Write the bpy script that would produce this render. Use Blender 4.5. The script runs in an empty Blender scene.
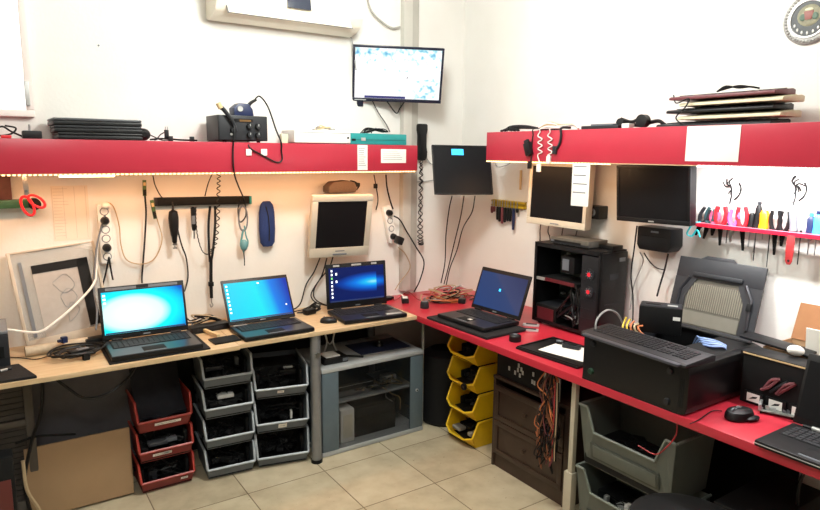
import bpy, bmesh, math, random
from math import pi, sin, cos, radians as RD
from mathutils import Vector, Matrix
random.seed(7)
SC = bpy.context.scene
COL = SC.collection
V = Vector

# ------------------------------------------------------------------ camera
FPX = 634.06
C = V((-2.7686, -3.4907, 1.6879))
_p, _y, _r = RD(-9.1526), RD(33.9134), RD(.5592)
FW = V((sin(_y)*cos(_p), cos(_y)*cos(_p), sin(_p)))
_rt = V((cos(_y), -sin(_y), 0)); _up = _rt.cross(FW)
RT = _rt*cos(_r) + _up*sin(_r); UP = _up*cos(_r) - _rt*sin(_r)
cd = bpy.data.cameras.new('camera'); cam = bpy.data.objects.new('camera', cd); COL.objects.link(cam)
cd.sensor_width = 36; cd.lens = FPX/820*36; cd.clip_start = .05
M3 = Matrix((RT, UP, -FW)).transposed()
cam.matrix_world = Matrix.Translation(C) @ M3.to_4x4()
SC.camera = cam
def ray(px, py): return FW*FPX + RT*(px-410) + UP*(255-py)
def A(px, py, o=0): d = ray(px, py); return C + d*((-o-C.y)/d.y)      # point on the plane y=-o, parallel to the back wall
def B(px, py, o=0): d = ray(px, py); return C + d*((-o-C.x)/d.x)      # point on the plane x=-o, parallel to the right wall
def Z(px, py, z=0): d = ray(px, py); return C + d*((z-C.z)/d.z)
TZ = .75                                                            # work surface height
DA, DA2 = .55, .532                                                 # depth of the two boards of the beech table
XB = -.722                                                          # front edge of the red worktop

# ------------------------------------------------------------------ materials
def lin(c):
    if isinstance(c, str):
        c = [int(c[i:i+2], 16)/255 for i in (0, 2, 4)]
    return tuple((x/12.92 if x <= .04045 else ((x+.055)/1.055)**2.4) for x in c)
MATS = {}
def mat(name, col, rough=.5, metal=0, var=.12, scale=30, bump=0, spec=.5, emit=None, estr=0, trans=0, alpha=1, coat=0):
    if name in MATS: return MATS[name]
    m = bpy.data.materials.new(name); m.use_nodes = True; nt = m.node_tree
    b = nt.nodes['Principled BSDF']; c = lin(col)
    b.inputs['Roughness'].default_value = rough; b.inputs['Metallic'].default_value = metal
    b.inputs['Specular IOR Level'].default_value = spec
    b.inputs['Transmission Weight'].default_value = trans; b.inputs['Alpha'].default_value = alpha
    b.inputs['Coat Weight'].default_value = coat
    tc = nt.nodes.new('ShaderNodeTexCoord'); nz = nt.nodes.new('ShaderNodeTexNoise')
    nz.inputs['Scale'].default_value = scale; nz.inputs['Detail'].default_value = 4
    nt.links.new(tc.outputs['Object'], nz.inputs['Vector'])
    mx = nt.nodes.new('ShaderNodeMix'); mx.data_type = 'RGBA'
    mx.inputs[6].default_value = (*[x*(1-var) for x in c], 1); mx.inputs[7].default_value = (*[min(1, x*(1+var)) for x in c], 1)
    nt.links.new(nz.outputs['Fac'], mx.inputs[0]); nt.links.new(mx.outputs[2], b.inputs['Base Color'])
    if bump:
        bp = nt.nodes.new('ShaderNodeBump'); bp.inputs['Strength'].default_value = bump; bp.inputs['Distance'].default_value = .01
        nt.links.new(nz.outputs['Fac'], bp.inputs['Height']); nt.links.new(bp.outputs[0], b.inputs['Normal'])
    if emit is not None:
        b.inputs['Emission Color'].default_value = (*lin(emit), 1); b.inputs['Emission Strength'].default_value = estr
    MATS[name] = m; return m
K = mat('black_plastic', '0f1012', .42, spec=.35)
K2 = mat('matte_black', '0b0c0d', .7, spec=.3)
KG = mat('glossy_black', '09090b', .35, spec=.35)
KF = mat('black_foam', '0d0d10', .9, bump=.3, scale=200)
DG = mat('dark_grey_plastic', '222428', .5, spec=.35)
MG = mat('mid_grey_plastic', '6a6f75', .5)
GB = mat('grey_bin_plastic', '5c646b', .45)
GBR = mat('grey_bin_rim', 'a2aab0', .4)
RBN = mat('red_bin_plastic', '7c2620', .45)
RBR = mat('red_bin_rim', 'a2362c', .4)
YB = mat('yellow_bin_plastic', 'e8ba18', .4)
YBR = mat('yellow_bin_rim', 'efc52a', .35)
OB = mat('olive_grey_bin_plastic', '565b54', .5)
SIL = mat('silver_plastic', 'b9bbb9', .35, .3)
STEEL = mat('steel', 'a8aaac', .28, 1)
CHR = mat('chrome', 'd5d7d9', .12, 1)
WH = mat('white_plastic', 'e9e8e3', .35, var=.03)
ACW = mat('cream_plastic', 'e6e0cf', .35, var=.03)
BEI = mat('beige_plastic', 'bdb6a6', .4, var=.04)
PAP = mat('paper', 'efece4', .8, var=.03)
INK = mat('ink', '77767a', .8)
RED = mat('red_laminate', 'b02c3e', .3, var=.05, scale=8)
REDT = mat('red_worktop_laminate', 'b62a3a', .32, var=.05, scale=6)
TEAL = mat('teal_plastic', '1f8d8c', .4)
BLUE = mat('blue_plastic', '152248', .4)
NAVY = mat('navy_fabric', '152d60', .85, bump=.3, scale=150)
REDP = mat('red_plastic', 'd0202a', .35)
ORG = mat('orange_plastic', 'f09a12', .35)
PUR = mat('purple_plastic', 'b060b8', .4)
GRN = mat('green_circuit_board', '3f5e34', .5, var=.4, scale=90)
GRN2 = mat('green_plastic', '2c5a40', .5)
YEL = mat('yellow_plastic', 'b99f1e', .4)
BRN = mat('brown_fabric', '5a4a3e', .85, bump=.3, scale=120)
BRW = mat('dark_brown_wood', '38281f', .45, var=.25, scale=14)
CARD = mat('cardboard', '9e8160', .85, var=.08, scale=12)
CARD2 = mat('cardboard_dark', '8a5f3c', .85, var=.1)
CAB = mat('blue_grey_metal', '54636b', .45)
CABT = mat('light_grey_top', 'a6aaaa', .35, .1)
POLE = mat('grey_pole', '86888a', .4, .5)
CRM = mat('cream_post_paint', 'b3ab97', .5)
WIRE_O = mat('orange_wire', 'b8683a', .5); WIRE_R = mat('red_wire', 'a3262a', .5); WIRE_Y = mat('yellow_wire', 'd8b83a', .5)
WIRE_T = mat('tan_wire', 'b09a78', .5); WIRE_G = mat('grey_wire', '8d8d8b', .5); WIRE_W = mat('white_wire', 'e4e2dc', .45)
WIRE_C = mat('cyan_wire', '24b0b8', .45)
PCB = mat('circuit_board', '8a8f8a', .4, var=.8, scale=160)
PCBS = mat('silver_component', 'c6c9ca', .35, .6, var=.4, scale=120)
BRNP = mat('brown_panel', '4c463f', .6)
TAN = mat('tan_plastic', 'cdb487', .5)
MESHM = mat('perforated_metal', '827e70', .45, .2)
MAR = mat('maroon_plastic', '6a3238', .45)
IVO = mat('ivory_plastic', 'd9d3b4', .5)
GRL = mat('grey_panel', '57565a', .7)
GLA = mat('smoked_glass', '14181a', .06, alpha=.32, var=0)
CLR = mat('clear_acrylic', 'c9ccca', .12, trans=.0, alpha=.35, var=.02)
WOODL = None
def nodes(name):
    m = bpy.data.materials.new(name); m.use_nodes = True; nt = m.node_tree
    return m, nt, nt.nodes['Principled BSDF']
def N(nt, t, **k):
    n = nt.nodes.new(t)
    for a, v in k.items(): setattr(n, a, v)
    return n
def ramp(nt, fac, stops):
    r = N(nt, 'ShaderNodeValToRGB'); e = r.color_ramp.elements
    while len(e) < len(stops): e.new(.5)
    for i, (p, c) in enumerate(stops): e[i].position = p; e[i].color = (*lin(c), 1)
    nt.links.new(fac, r.inputs[0]); return r.outputs[0]
def mth(nt, op, a, b=None, c=None):
    n = N(nt, 'ShaderNodeMath', operation=op)
    for i, v in enumerate((a, b, c)):
        if v is None: continue
        if isinstance(v, (int, float)): n.inputs[i].default_value = v
        else: nt.links.new(v, n.inputs[i])
    return n.outputs[0]
def wall_mat(name, col, warm):
    m, nt, b = nodes(name); tc = N(nt, 'ShaderNodeTexCoord')
    n1 = N(nt, 'ShaderNodeTexNoise'); n1.inputs['Scale'].default_value = 1.7; n1.inputs['Detail'].default_value = 5
    nt.links.new(tc.outputs['Object'], n1.inputs['Vector'])
    c = ramp(nt, n1.outputs['Fac'], [(.3, warm), (.62, col)]); nt.links.new(c, b.inputs['Base Color'])
    n2 = N(nt, 'ShaderNodeTexNoise'); n2.inputs['Scale'].default_value = 60
    nt.links.new(tc.outputs['Object'], n2.inputs['Vector'])
    bp = N(nt, 'ShaderNodeBump'); bp.inputs['Strength'].default_value = .08; bp.inputs['Distance'].default_value = .01
    nt.links.new(n2.outputs['Fac'], bp.inputs['Height']); nt.links.new(bp.outputs[0], b.inputs['Normal'])
    b.inputs['Roughness'].default_value = .8; return m
WALL = wall_mat('white_wall_paint', 'e6e5e0', 'dedcd5')
WALL2 = wall_mat('greige_wall_paint', '9a958c', '8f8a82')  # tone of the unseen walls, greyed to cut bounced light
CEIL = wall_mat('ceiling_paint', 'e2e1dc', 'dcdad4')
def tile_mat():
    m, nt, b = nodes('beige_floor_tiles'); tc = N(nt, 'ShaderNodeTexCoord'); sp = N(nt, 'ShaderNodeSeparateXYZ')
    nt.links.new(tc.outputs['Object'], sp.inputs[0]); T = .4229
    def edge(o, off):
        f = mth(nt, 'FRACT', mth(nt, 'DIVIDE', mth(nt, 'SUBTRACT', o, off), T))
        return mth(nt, 'MINIMUM', f, mth(nt, 'SUBTRACT', 1, f))
    g = mth(nt, 'MINIMUM', edge(sp.outputs[0], -.9476-20*T), edge(sp.outputs[1], -.6107-20*T))
    grout = mth(nt, 'LESS_THAN', g, .0065)
    def idx(o, off): return mth(nt, 'FLOOR', mth(nt, 'DIVIDE', mth(nt, 'SUBTRACT', o, off), T))
    cb = N(nt, 'ShaderNodeCombineXYZ'); nt.links.new(idx(sp.outputs[0], -.9476-20*T), cb.inputs[0]); nt.links.new(idx(sp.outputs[1], -.6107-20*T), cb.inputs[1])
    wn = N(nt, 'ShaderNodeTexWhiteNoise'); nt.links.new(cb.outputs[0], wn.inputs['Vector'])
    n1 = N(nt, 'ShaderNodeTexNoise'); n1.inputs['Scale'].default_value = 9; n1.inputs['Detail'].default_value = 6
    nt.links.new(tc.outputs['Object'], n1.inputs['Vector'])
    f = mth(nt, 'ADD', mth(nt, 'MULTIPLY', n1.outputs['Fac'], .8), mth(nt, 'MULTIPLY', wn.outputs['Value'], .2))
    c = ramp(nt, f, [(.25, 'a5977d'), (.5, 'bbae92'), (.75, 'c8bda2')])
    n3 = N(nt, 'ShaderNodeTexNoise'); n3.inputs['Scale'].default_value = 55; n3.inputs['Detail'].default_value = 3
    nt.links.new(tc.outputs['Object'], n3.inputs['Vector'])
    sp2 = mth(nt, 'GREATER_THAN', n3.outputs['Fac'], .72)
    mx0 = N(nt, 'ShaderNodeMix', data_type='RGBA'); nt.links.new(mth(nt, 'MULTIPLY', sp2, .45), mx0.inputs[0]); nt.links.new(c, mx0.inputs[6]); mx0.inputs[7].default_value = (*lin('5a4c3a'), 1)
    mx = N(nt, 'ShaderNodeMix', data_type='RGBA'); nt.links.new(grout, mx.inputs[0]); nt.links.new(mx0.outputs[2], mx.inputs[6]); mx.inputs[7].default_value = (*lin('6f5f48'), 1)
    nt.links.new(mx.outputs[2], b.inputs['Base Color']); b.inputs['Roughness'].default_value = .38
    bp = N(nt, 'ShaderNodeBump'); bp.inputs['Strength'].default_value = .3; bp.inputs['Distance'].default_value = .003; bp.invert = True
    nt.links.new(grout, bp.inputs['Height']); nt.links.new(bp.outputs[0], b.inputs['Normal']); return m
TILE = tile_mat()
def beech_mat():
    m, nt, b = nodes('beech_board'); tc = N(nt, 'ShaderNodeTexCoord'); mp = N(nt, 'ShaderNodeMapping'); mp.inputs['Scale'].default_value = (2, 26, 26)
    nt.links.new(tc.outputs['Object'], mp.inputs[0]); n = N(nt, 'ShaderNodeTexNoise'); n.inputs['Scale'].default_value = 2.2; n.inputs['Detail'].default_value = 6
    nt.links.new(mp.outputs[0], n.inputs['Vector']); c = ramp(nt, n.outputs['Fac'], [(.3, 'b89c76'), (.55, 'c8af8a'), (.75, 'd1bb98')])
    nt.links.new(c, b.inputs['Base Color']); b.inputs['Roughness'].default_value = .35; return m
WOODL = beech_mat()

def screen_mat(name, fn, strength=1.0):
    """emissive display; fn(nt, u, v) returns a colour socket, u,v in 0..1 over the screen"""
    m, nt, b = nodes(name); tc = N(nt, 'ShaderNodeTexCoord'); sp = N(nt, 'ShaderNodeSeparateXYZ')
    nt.links.new(tc.outputs['Generated'], sp.inputs[0])
    c = fn(nt, sp.outputs[0], sp.outputs[2])
    nt.links.new(c, b.inputs['Emission Color']); b.inputs['Emission Strength'].default_value = strength
    b.inputs['Base Color'].default_value = (.004, .004, .005, 1); b.inputs['Roughness'].default_value = .4; b.inputs['Specular IOR Level'].default_value = .15; return m
def dist(nt, u, v, cx, cy, sx, sy):
    a = mth(nt, 'DIVIDE', mth(nt, 'SUBTRACT', u, cx), sx); d = mth(nt, 'DIVIDE', mth(nt, 'SUBTRACT', v, cy), sy)
    return mth(nt, 'SQRT', mth(nt, 'ADD', mth(nt, 'MULTIPLY', a, a), mth(nt, 'MULTIPLY', d, d)))

# ------------------------------------------------------------------ mesh helper
def catmull(pts, n=6):
    pts = [V(p) for p in pts]
    if len(pts) < 3: return pts
    P = [pts[0]*2-pts[1]] + pts + [pts[-1]*2-pts[-2]]; out = []
    for i in range(1, len(P)-2):
        a, b, c, d = P[i-1:i+3]
        for k in range(n):
            t = k/n
            out.append(.5*((2*b)+(c-a)*t+(2*a-5*b+4*c-d)*t*t+(3*b-a-3*c+d)*t**3))
    out.append(pts[-1]); return out
class MB:
    def __init__(s): s.bm = bmesh.new(); s.mats = []
    def mi(s, m):
        if m not in s.mats: s.mats.append(m)
        return s.mats.index(m)
    def _fin(s, vs, m, mtx=None):
        i = s.mi(m)
        if mtx is not None: bmesh.ops.transform(s.bm, matrix=mtx, verts=vs)
        fs = set(f for v in vs for f in v.link_faces)
        for f in fs: f.material_index = i
        return vs
    def box(s, c, d, m, bev=0, mtx=None, taper=None):
        x, y, z = [k/2 for k in d]
        r = bmesh.ops.create_cube(s.bm, size=1)['verts']
        for v in r:
            v.co = V((v.co.x*d[0], v.co.y*d[1], v.co.z*d[2]))
            if taper and v.co.z > 0: v.co.x *= taper[0]; v.co.y *= taper[1]
            v.co += V(c)
        i = s.mi(m)
        if mtx is not None: bmesh.ops.transform(s.bm, matrix=mtx, verts=r)
        fs = set(f for v in r for f in v.link_faces)
        for f in fs: f.material_index = i
        if bev:
            es = set(e for v in r for e in v.link_edges)
            bmesh.ops.bevel(s.bm, geom=list(es), offset=min(bev, min(d)*.45), segments=2, affect='EDGES', profile=.6, clamp_overlap=True, material=i)
        return s
    def bb(s, x0, x1, y0, y1, z0, z1, m, bev=0, **k):
        return s.box(((x0+x1)/2, (y0+y1)/2, (z0+z1)/2), (abs(x1-x0), abs(y1-y0), abs(z1-z0)), m, bev, **k)
    def tube(s, pts, r, m, seg=6, n=6, smooth=True, closed=False):
        P = catmull(pts, n) if smooth else [V(p) for p in pts]
        i = s.mi(m); rings = []; nrm = None; L = len(P)
        for k, p in enumerate(P):
            t = (P[min(k+1, L-1)]-P[max(k-1, 0)])
            if t.length < 1e-7: t = V((0, 0, 1))
            t.normalize()
            if nrm is None:
                nrm = t.orthogonal().normalized()
            else:
                nrm = (nrm - t*nrm.dot(t))
                if nrm.length < 1e-6: nrm = t.orthogonal()
                nrm.normalize()
            bn = t.cross(nrm); rr = r(k/(L-1)) if callable(r) else r
            rings.append([s.bm.verts.new(p + (nrm*cos(2*pi*j/seg)+bn*sin(2*pi*j/seg))*rr) for j in range(seg)])
        for a, b in zip(rings, rings[1:]):
            for j in range(seg):
                f = s.bm.faces.new((a[j], a[(j+1) % seg], b[(j+1) % seg], b[j])); f.material_index = i
        for rg, rev in ((rings[0], True), (rings[-1], False)):
            f = s.bm.faces.new(rg[::-1] if rev else rg); f.material_index = i
        return s
    def cyl(s, p0, p1, r0, m, r1=None, seg=20):
        r1 = r0 if r1 is None else r1
        return s.tube([p0, p1], lambda t: r0+(r1-r0)*t, m, seg=seg, smooth=False)
    def lathe(s, prof, m, seg=28, mtx=None):
        i = s.mi(m); rings = []; allv = []
        for r, z in prof:
            rg = [s.bm.verts.new((r*cos(2*pi*j/seg), r*sin(2*pi*j/seg), z)) for j in range(seg)] if r > 1e-5 else [s.bm.verts.new((0, 0, z))]
            rings.append(rg); allv += rg
        for a, b in zip(rings, rings[1:]):
            for j in range(seg):
                q = [a[j % len(a)], a[(j+1) % len(a)], b[(j+1) % len(b)], b[j % len(b)]]
                u = []
                for v in q:
                    if v not in u: u.append(v)
                if len(u) > 2: f = s.bm.faces.new(u); f.material_index = i
        for rg, rev in ((rings[0], True), (rings[-1], False)):
            if len(rg) > 1: f = s.bm.faces.new(rg[::-1] if rev else rg); f.material_index = i
        if mtx is not None: bmesh.ops.transform(s.bm, matrix=mtx, verts=allv)
        return s
    def prism(s, poly, d, m, mtx=None, bev=0):
        """poly of (x,z), extruded in y from 0 to d (number) or between d=(y0,y1)"""
        y0, y1 = d if isinstance(d, tuple) else (0, d)
        i = s.mi(m); a = [s.bm.verts.new((x, y0, z)) for x, z in poly]; b = [s.bm.verts.new((x, y1, z)) for x, z in poly]
        n = len(poly); fs = [s.bm.faces.new(a), s.bm.faces.new(b[::-1])]
        for j in range(n): fs.append(s.bm.faces.new((a[j], b[j], b[(j+1) % n], a[(j+1) % n])))
        for f in fs: f.material_index = i
        bmesh.ops.recalc_face_normals(s.bm, faces=fs)
        if mtx is not None: bmesh.ops.transform(s.bm, matrix=mtx, verts=a+b)
        if bev:
            es = set(e for v in a+b for e in v.link_edges)
            bmesh.ops.bevel(s.bm, geom=list(es), offset=bev, segments=2, affect='EDGES', profile=.6, clamp_overlap=True, material=i)
        return s
    def ell(s, c, r, m, u=14, v=9, mtx=None):
        vs = bmesh.ops.create_uvsphere(s.bm, u_segments=u, v_segments=v, radius=1)['verts']
        for q in vs: q.co = V((q.co.x*r[0], q.co.y*r[1], q.co.z*r[2])) + V(c)
        return s._fin(vs, m, mtx) and s
    def quad(s, pts, m):
        f = s.bm.faces.new([s.bm.verts.new(p) for p in pts]); f.material_index = s.mi(m); return s
    def sheet(s, fn, nu, nv, m, th=.0015):
        """thin curved sheet: fn(u,v)->point; given thickness along its normal"""
        i = s.mi(m)
        g = [[V(fn(a/nu, b/nv)) for b in range(nv+1)] for a in range(nu+1)]
        def nr(a, b):
            da = g[min(a+1, nu)][b]-g[max(a-1, 0)][b]; db = g[a][min(b+1, nv)]-g[a][max(b-1, 0)]
            q = da.cross(db); return q.normalized() if q.length > 0 else V((0, 0, 1))
        T = [[s.bm.verts.new(g[a][b]+nr(a, b)*th/2) for b in range(nv+1)] for a in range(nu+1)]
        U = [[s.bm.verts.new(g[a][b]-nr(a, b)*th/2) for b in range(nv+1)] for a in range(nu+1)]
        def F(q): f = s.bm.faces.new(q); f.material_index = i
        for a in range(nu):
            for b in range(nv):
                F((T[a][b], T[a+1][b], T[a+1][b+1], T[a][b+1])); F((U[a][b], U[a][b+1], U[a+1][b+1], U[a+1][b]))
        for a in range(nu):
            F((T[a][0], U[a][0], U[a+1][0], T[a+1][0])); F((T[a][nv], T[a+1][nv], U[a+1][nv], U[a][nv]))
        for b in range(nv):
            F((T[0][b], T[0][b+1], U[0][b+1], U[0][b])); F((T[nu][b], U[nu][b], U[nu][b+1], T[nu][b+1]))
        return s
    def build(s, name, parent=None, loc=(0, 0, 0), rot=(0, 0, 0), sharp=35):
        me = bpy.data.meshes.new(name); s.bm.normal_update()
        s.bm.to_mesh(me); s.bm.free()
        for m in s.mats: me.materials.append(m)
        me.polygons.foreach_set('use_smooth', [True]*len(me.polygons)); me.set_sharp_from_angle(angle=RD(sharp))
        o = bpy.data.objects.new(name, me); COL.objects.link(o); o.location = loc; o.rotation_euler = rot
        if parent: o.parent = parent
        return o
def tag(o, label, cat, group=None, kind=None):
    o['label'] = label; o['category'] = cat
    if group: o['group'] = group
    if kind: o['kind'] = kind
    return o
def thing(name, label, cat, loc, rz=0, group=None, rot=None):
    o = bpy.data.objects.new(name, None); COL.objects.link(o); o.empty_display_size = .05
    o.location = loc; o.rotation_euler = rot if rot else (0, 0, rz); return tag(o, label, cat, group)
def struct(name, mb, label=None):
    o = mb.build(name); o['kind'] = 'structure'
    o['label'] = label or name.replace('_', ' '); o['category'] = name.split('_')[0]; return o
def cable(pts, r, m, label, name='cable', cat='cable', seg=6, n=6, group=None, plugs=None):
    b = MB().tube(pts, r, m, seg=seg, n=n)
    if plugs:
        for p in plugs: b.box(p, (.022, .016, .03), m, .003)
    return tag(b.build(name), label, cat, group)
def coil(p0, p1, r, turns, wr, m, mb=None, axis_sag=None):
    p0, p1 = V(p0), V(p1); ax = (p1-p0); t = ax.normalized(); n = t.orthogonal().normalized(); bn = t.cross(n); k = turns*10
    pts = []
    for i in range(k+1):
        s = i/k; a = s*turns*2*pi
        q = p0+ax*s + (axis_sag(s) if axis_sag else V((0, 0, 0)))
        pts.append(q + n*cos(a)*r + bn*sin(a)*r)
    return (mb or MB()).tube(pts, wr, m, seg=5, smooth=False)
RB = -pi/2    # turn so that local -y (front) looks away from the right wall

# ------------------------------------------------------------------ the room
LX, RX, BY, FY, CZ = -4.3, 0, 0, -4.9, 2.86
struct('floor', MB().bb(LX-.1, .1, FY-.1, .1, -.1, 0, TILE), 'beige tiled floor')
struct('ceiling', MB().bb(LX-.1, .1, FY-.1, .1, CZ, CZ+.1, CEIL), 'white ceiling')
struct('wall_back', MB().bb(LX-.1, .1, 0, .1, 0, CZ, WALL), 'white painted wall behind the beech table')
struct('wall_right', MB().bb(0, .1, FY, 0, 0, CZ, WALL), 'white painted wall behind the red worktop')
struct('wall_left', MB().bb(LX-.1, LX, FY, 0, 0, CZ, WALL2), 'plain wall on the left')
struct('wall_front', MB().bb(LX, 0, FY-.1, FY, 0, CZ, WALL2), 'plain wall behind the viewer')
# window at the far left, its lower right corner is in view
wx = A(30, 60).x; wz = A(20, 117).z
WFR = mat('white_window_frame', 'e8ded8', .4, var=.02)
PANE = mat('bright_window_pane', 'e8f0f4', .3, var=.02, emit='fdf6f0', estr=1.1)
w = MB(); t = .032
w.bb(wx-1.0, wx, -.035, 0, wz, wz+t, WFR, .006).bb(wx-1.0, wx, -.035, 0, wz+1.05-t, wz+1.05, WFR, .006)
w.bb(wx-t, wx, -.035, 0, wz+t, wz+1.05-t, WFR, .006).bb(wx-1.0, wx-1.0+t, -.035, 0, wz+t, wz+1.05-t, WFR, .006)
wf = struct('window_1', w, 'white framed window at the far left')
p = MB().bb(wx-1.0+t, wx-t, -.012, -.002, wz+t, wz+1.05-t, PANE).build('pane', wf)
h = MB().bb(wx-.034, wx-.016, -.05, -.035, wz+.05, wz+.16, SIL, .003).build('hinge', wf)
# cable ducts running down the back wall near the corner
DUCT = [mat('duct_grey', 'c2bfb6', .5, var=.04), mat('duct_dark_grey', 'aeaba2', .5, var=.04)]
for i, (a, b, dp) in enumerate(((400.5, 409, .045), (409.5, 416.5, .03))):
    xa, xb = A(a, 20).x, A(b, 20).x
    struct('trim_%d' % (i+1), MB().bb(xa, xb, -dp, 0, .78, CZ, DUCT[i], .003), 'vertical cable duct on the back wall')

# ------------------------------------------------------------------ shelves
def tagpart(o, label): o['label'] = label; return o
LEDW = mat('warm_led_strip', 'ffd9a0', .5, emit='ffcf90', estr=3.0)
LEDC = mat('white_led_tube', 'ffffff', .4, emit='ffffff', estr=8.0)
SA_Y, SA_B, SA_T = -.281, 1.582, 1.7325
XS = -.563
st = thing('wall_shelf', 'long red laminate shelf above the beech table with warm light strip', 'shelf', (-2.0, 0, SA_B))
def L(x): return x+2.0
MB().bb(L(-3.6), L(XS), SA_Y+.018, 0, .132, .1505, RED).build('shelf_board', st)
MB().bb(L(-3.6), L(XS), SA_Y, SA_Y+.018, 0, .1505, RED, .002).build('fascia', st)
MB().bb(L(XS)-.018, L(XS), SA_Y+.018, 0, .0, .132, RED).build('end_panel', st)
b = MB().bb(L(-3.6), L(XS)-.002, SA_Y-.0005, SA_Y+.012, -.004, -.0005, TAN)
x = -3.2
while x < XS-.01:
    b.box((L(x), SA_Y+.004, -.0055), (.011, .011, .006), LEDW); x += .0195
b.build('light_strip', st)
SB_X, SB_B, SB_T = -.347, 1.650, 1.808
YE = -.665
st2 = thing('wall_shelf', 'red laminate shelf on the right wall holding a pile of keyboards', 'shelf', (0, -1.8, SB_B), RB)
def LB(y): return -(y+1.8)         # local x on the right wall
MB().bb(LB(YE), LB(-3.1), SB_X+.018, 0, .14, .158, RED).build('shelf_board', st2)
MB().bb(LB(YE), LB(-3.1), SB_X, SB_X+.018, 0, .158, RED, .002).build('fascia', st2)
MB().bb(LB(YE), LB(YE)+.018, SB_X+.018, 0, 0, .14, RED).build('end_panel', st2)
b = MB().bb(LB(YE)+.002, LB(-3.1), SB_X-.0005, SB_X+.012, -.004, -.0005, TAN)
y = YE-.01
while y > -1.55:
    b.box((LB(y), SB_X+.004, -.0055), (.011, .011, .006), LEDW); y -= .0195
b.build('light_strip', st2)
MB().bb(LB(-1.9), LB(-3.0), SB_X+.10, SB_X+.12, .0, .012, WH).bb(LB(-1.91), LB(-2.99), SB_X+.103, SB_X+.117, -.01, .0, LEDC, .003).build('light_tube', st2)
# white LED fixture under the left shelf
fx = A(57, 176, .24); fx2 = A(117, 176, .24)
o = tag(MB().bb(0, fx2.x-fx.x, -.04, .0, 0, .03, WH, .004).bb(.01, fx2.x-fx.x-.01, -.035, -.005, -.006, 0, mat('soft_lamp', 'fff4e0', .4, emit='fff0d8', estr=1.5)).build('lamp_bar', loc=(fx.x, -.2, SA_B-.012)),
    'short white lamp bar fixed under the left end of the long red shelf', 'lamp')

# ------------------------------------------------------------------ tables
JX = Z(243, 348, TZ).x
ta = thing('work_table', 'beech-topped work table with grey pole leg carrying three lit laptops', 'table', (-2.0, -.27, 0))
MB().bb(-1.6, JX+2.0, -DA+.27, .268, TZ-.022, TZ, WOODL, .002).build('tabletop', ta)
MB().bb(JX+2.0015, XB+2.0-.003, -DA2+.27, .268, TZ-.022, TZ, WOODL, .002).build('tabletop', ta)
lb = MB().cyl((0, 0, .0), (0, 0, TZ-.0225), .028, POLE).cyl((0, 0, 0), (0, 0, .02), .031, K2)
lb.cyl((0, -.026, .62), (0, -.034, .62), .014, STEEL)
lg = lb.build('leg', ta, loc=(-1.36+2.0, -.495+.27, 0))
for x_, y_ in ((-3.4, -.48), (-3.4, -.06), (-.76, -.06)):
    MB().cyl((0, 0, .0), (0, 0, TZ-.0225), .026, POLE).build('leg', ta, loc=(x_+2.0, y_+.27, 0))
MB().bb(2.0-2.2, 2.0-.74, .24, .25, .02, TZ-.03, K2).build('back_panel', ta)  # black sheet added to stand for the shade beneath the table
tb = thing('work_counter', 'bright red laminate counter along the right wall from the corner', 'table', (-.36, -1.9, 0))
MB().bb(XB+.36, .359, -1.6, 1.899, TZ-.036, TZ, REDT, .003).build('countertop', tb)
lp = B(573.5, 430, .66)
MB().bb(.36-.04, .36-.03, -.45, 1.88, .02, TZ-.04, K2).build('back_panel', tb)  # added black sheet, plays the deep shade under the counter
b = MB().bb(-.012, .012, -.012, .012, 0, TZ-.037, CRM, .002); b.bb(-.02, .016, -.020, .025, 0, .27, CRM, .002)
b.build('leg', tb, loc=(-.66+.36, lp.y+1.9, 0))
MB().bb(-.006, .006, -.006, .006, 0, TZ-.037, SIL, .002).build('leg', tb, loc=(A(423, 335, .40).x+.36, 1.9-.40, 0))
MB().bb(-.02, .02, -.02, .02, 0, TZ-.037, POLE, .002).build('leg', tb, loc=(-.66+.36, -1.4, 0))

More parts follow.
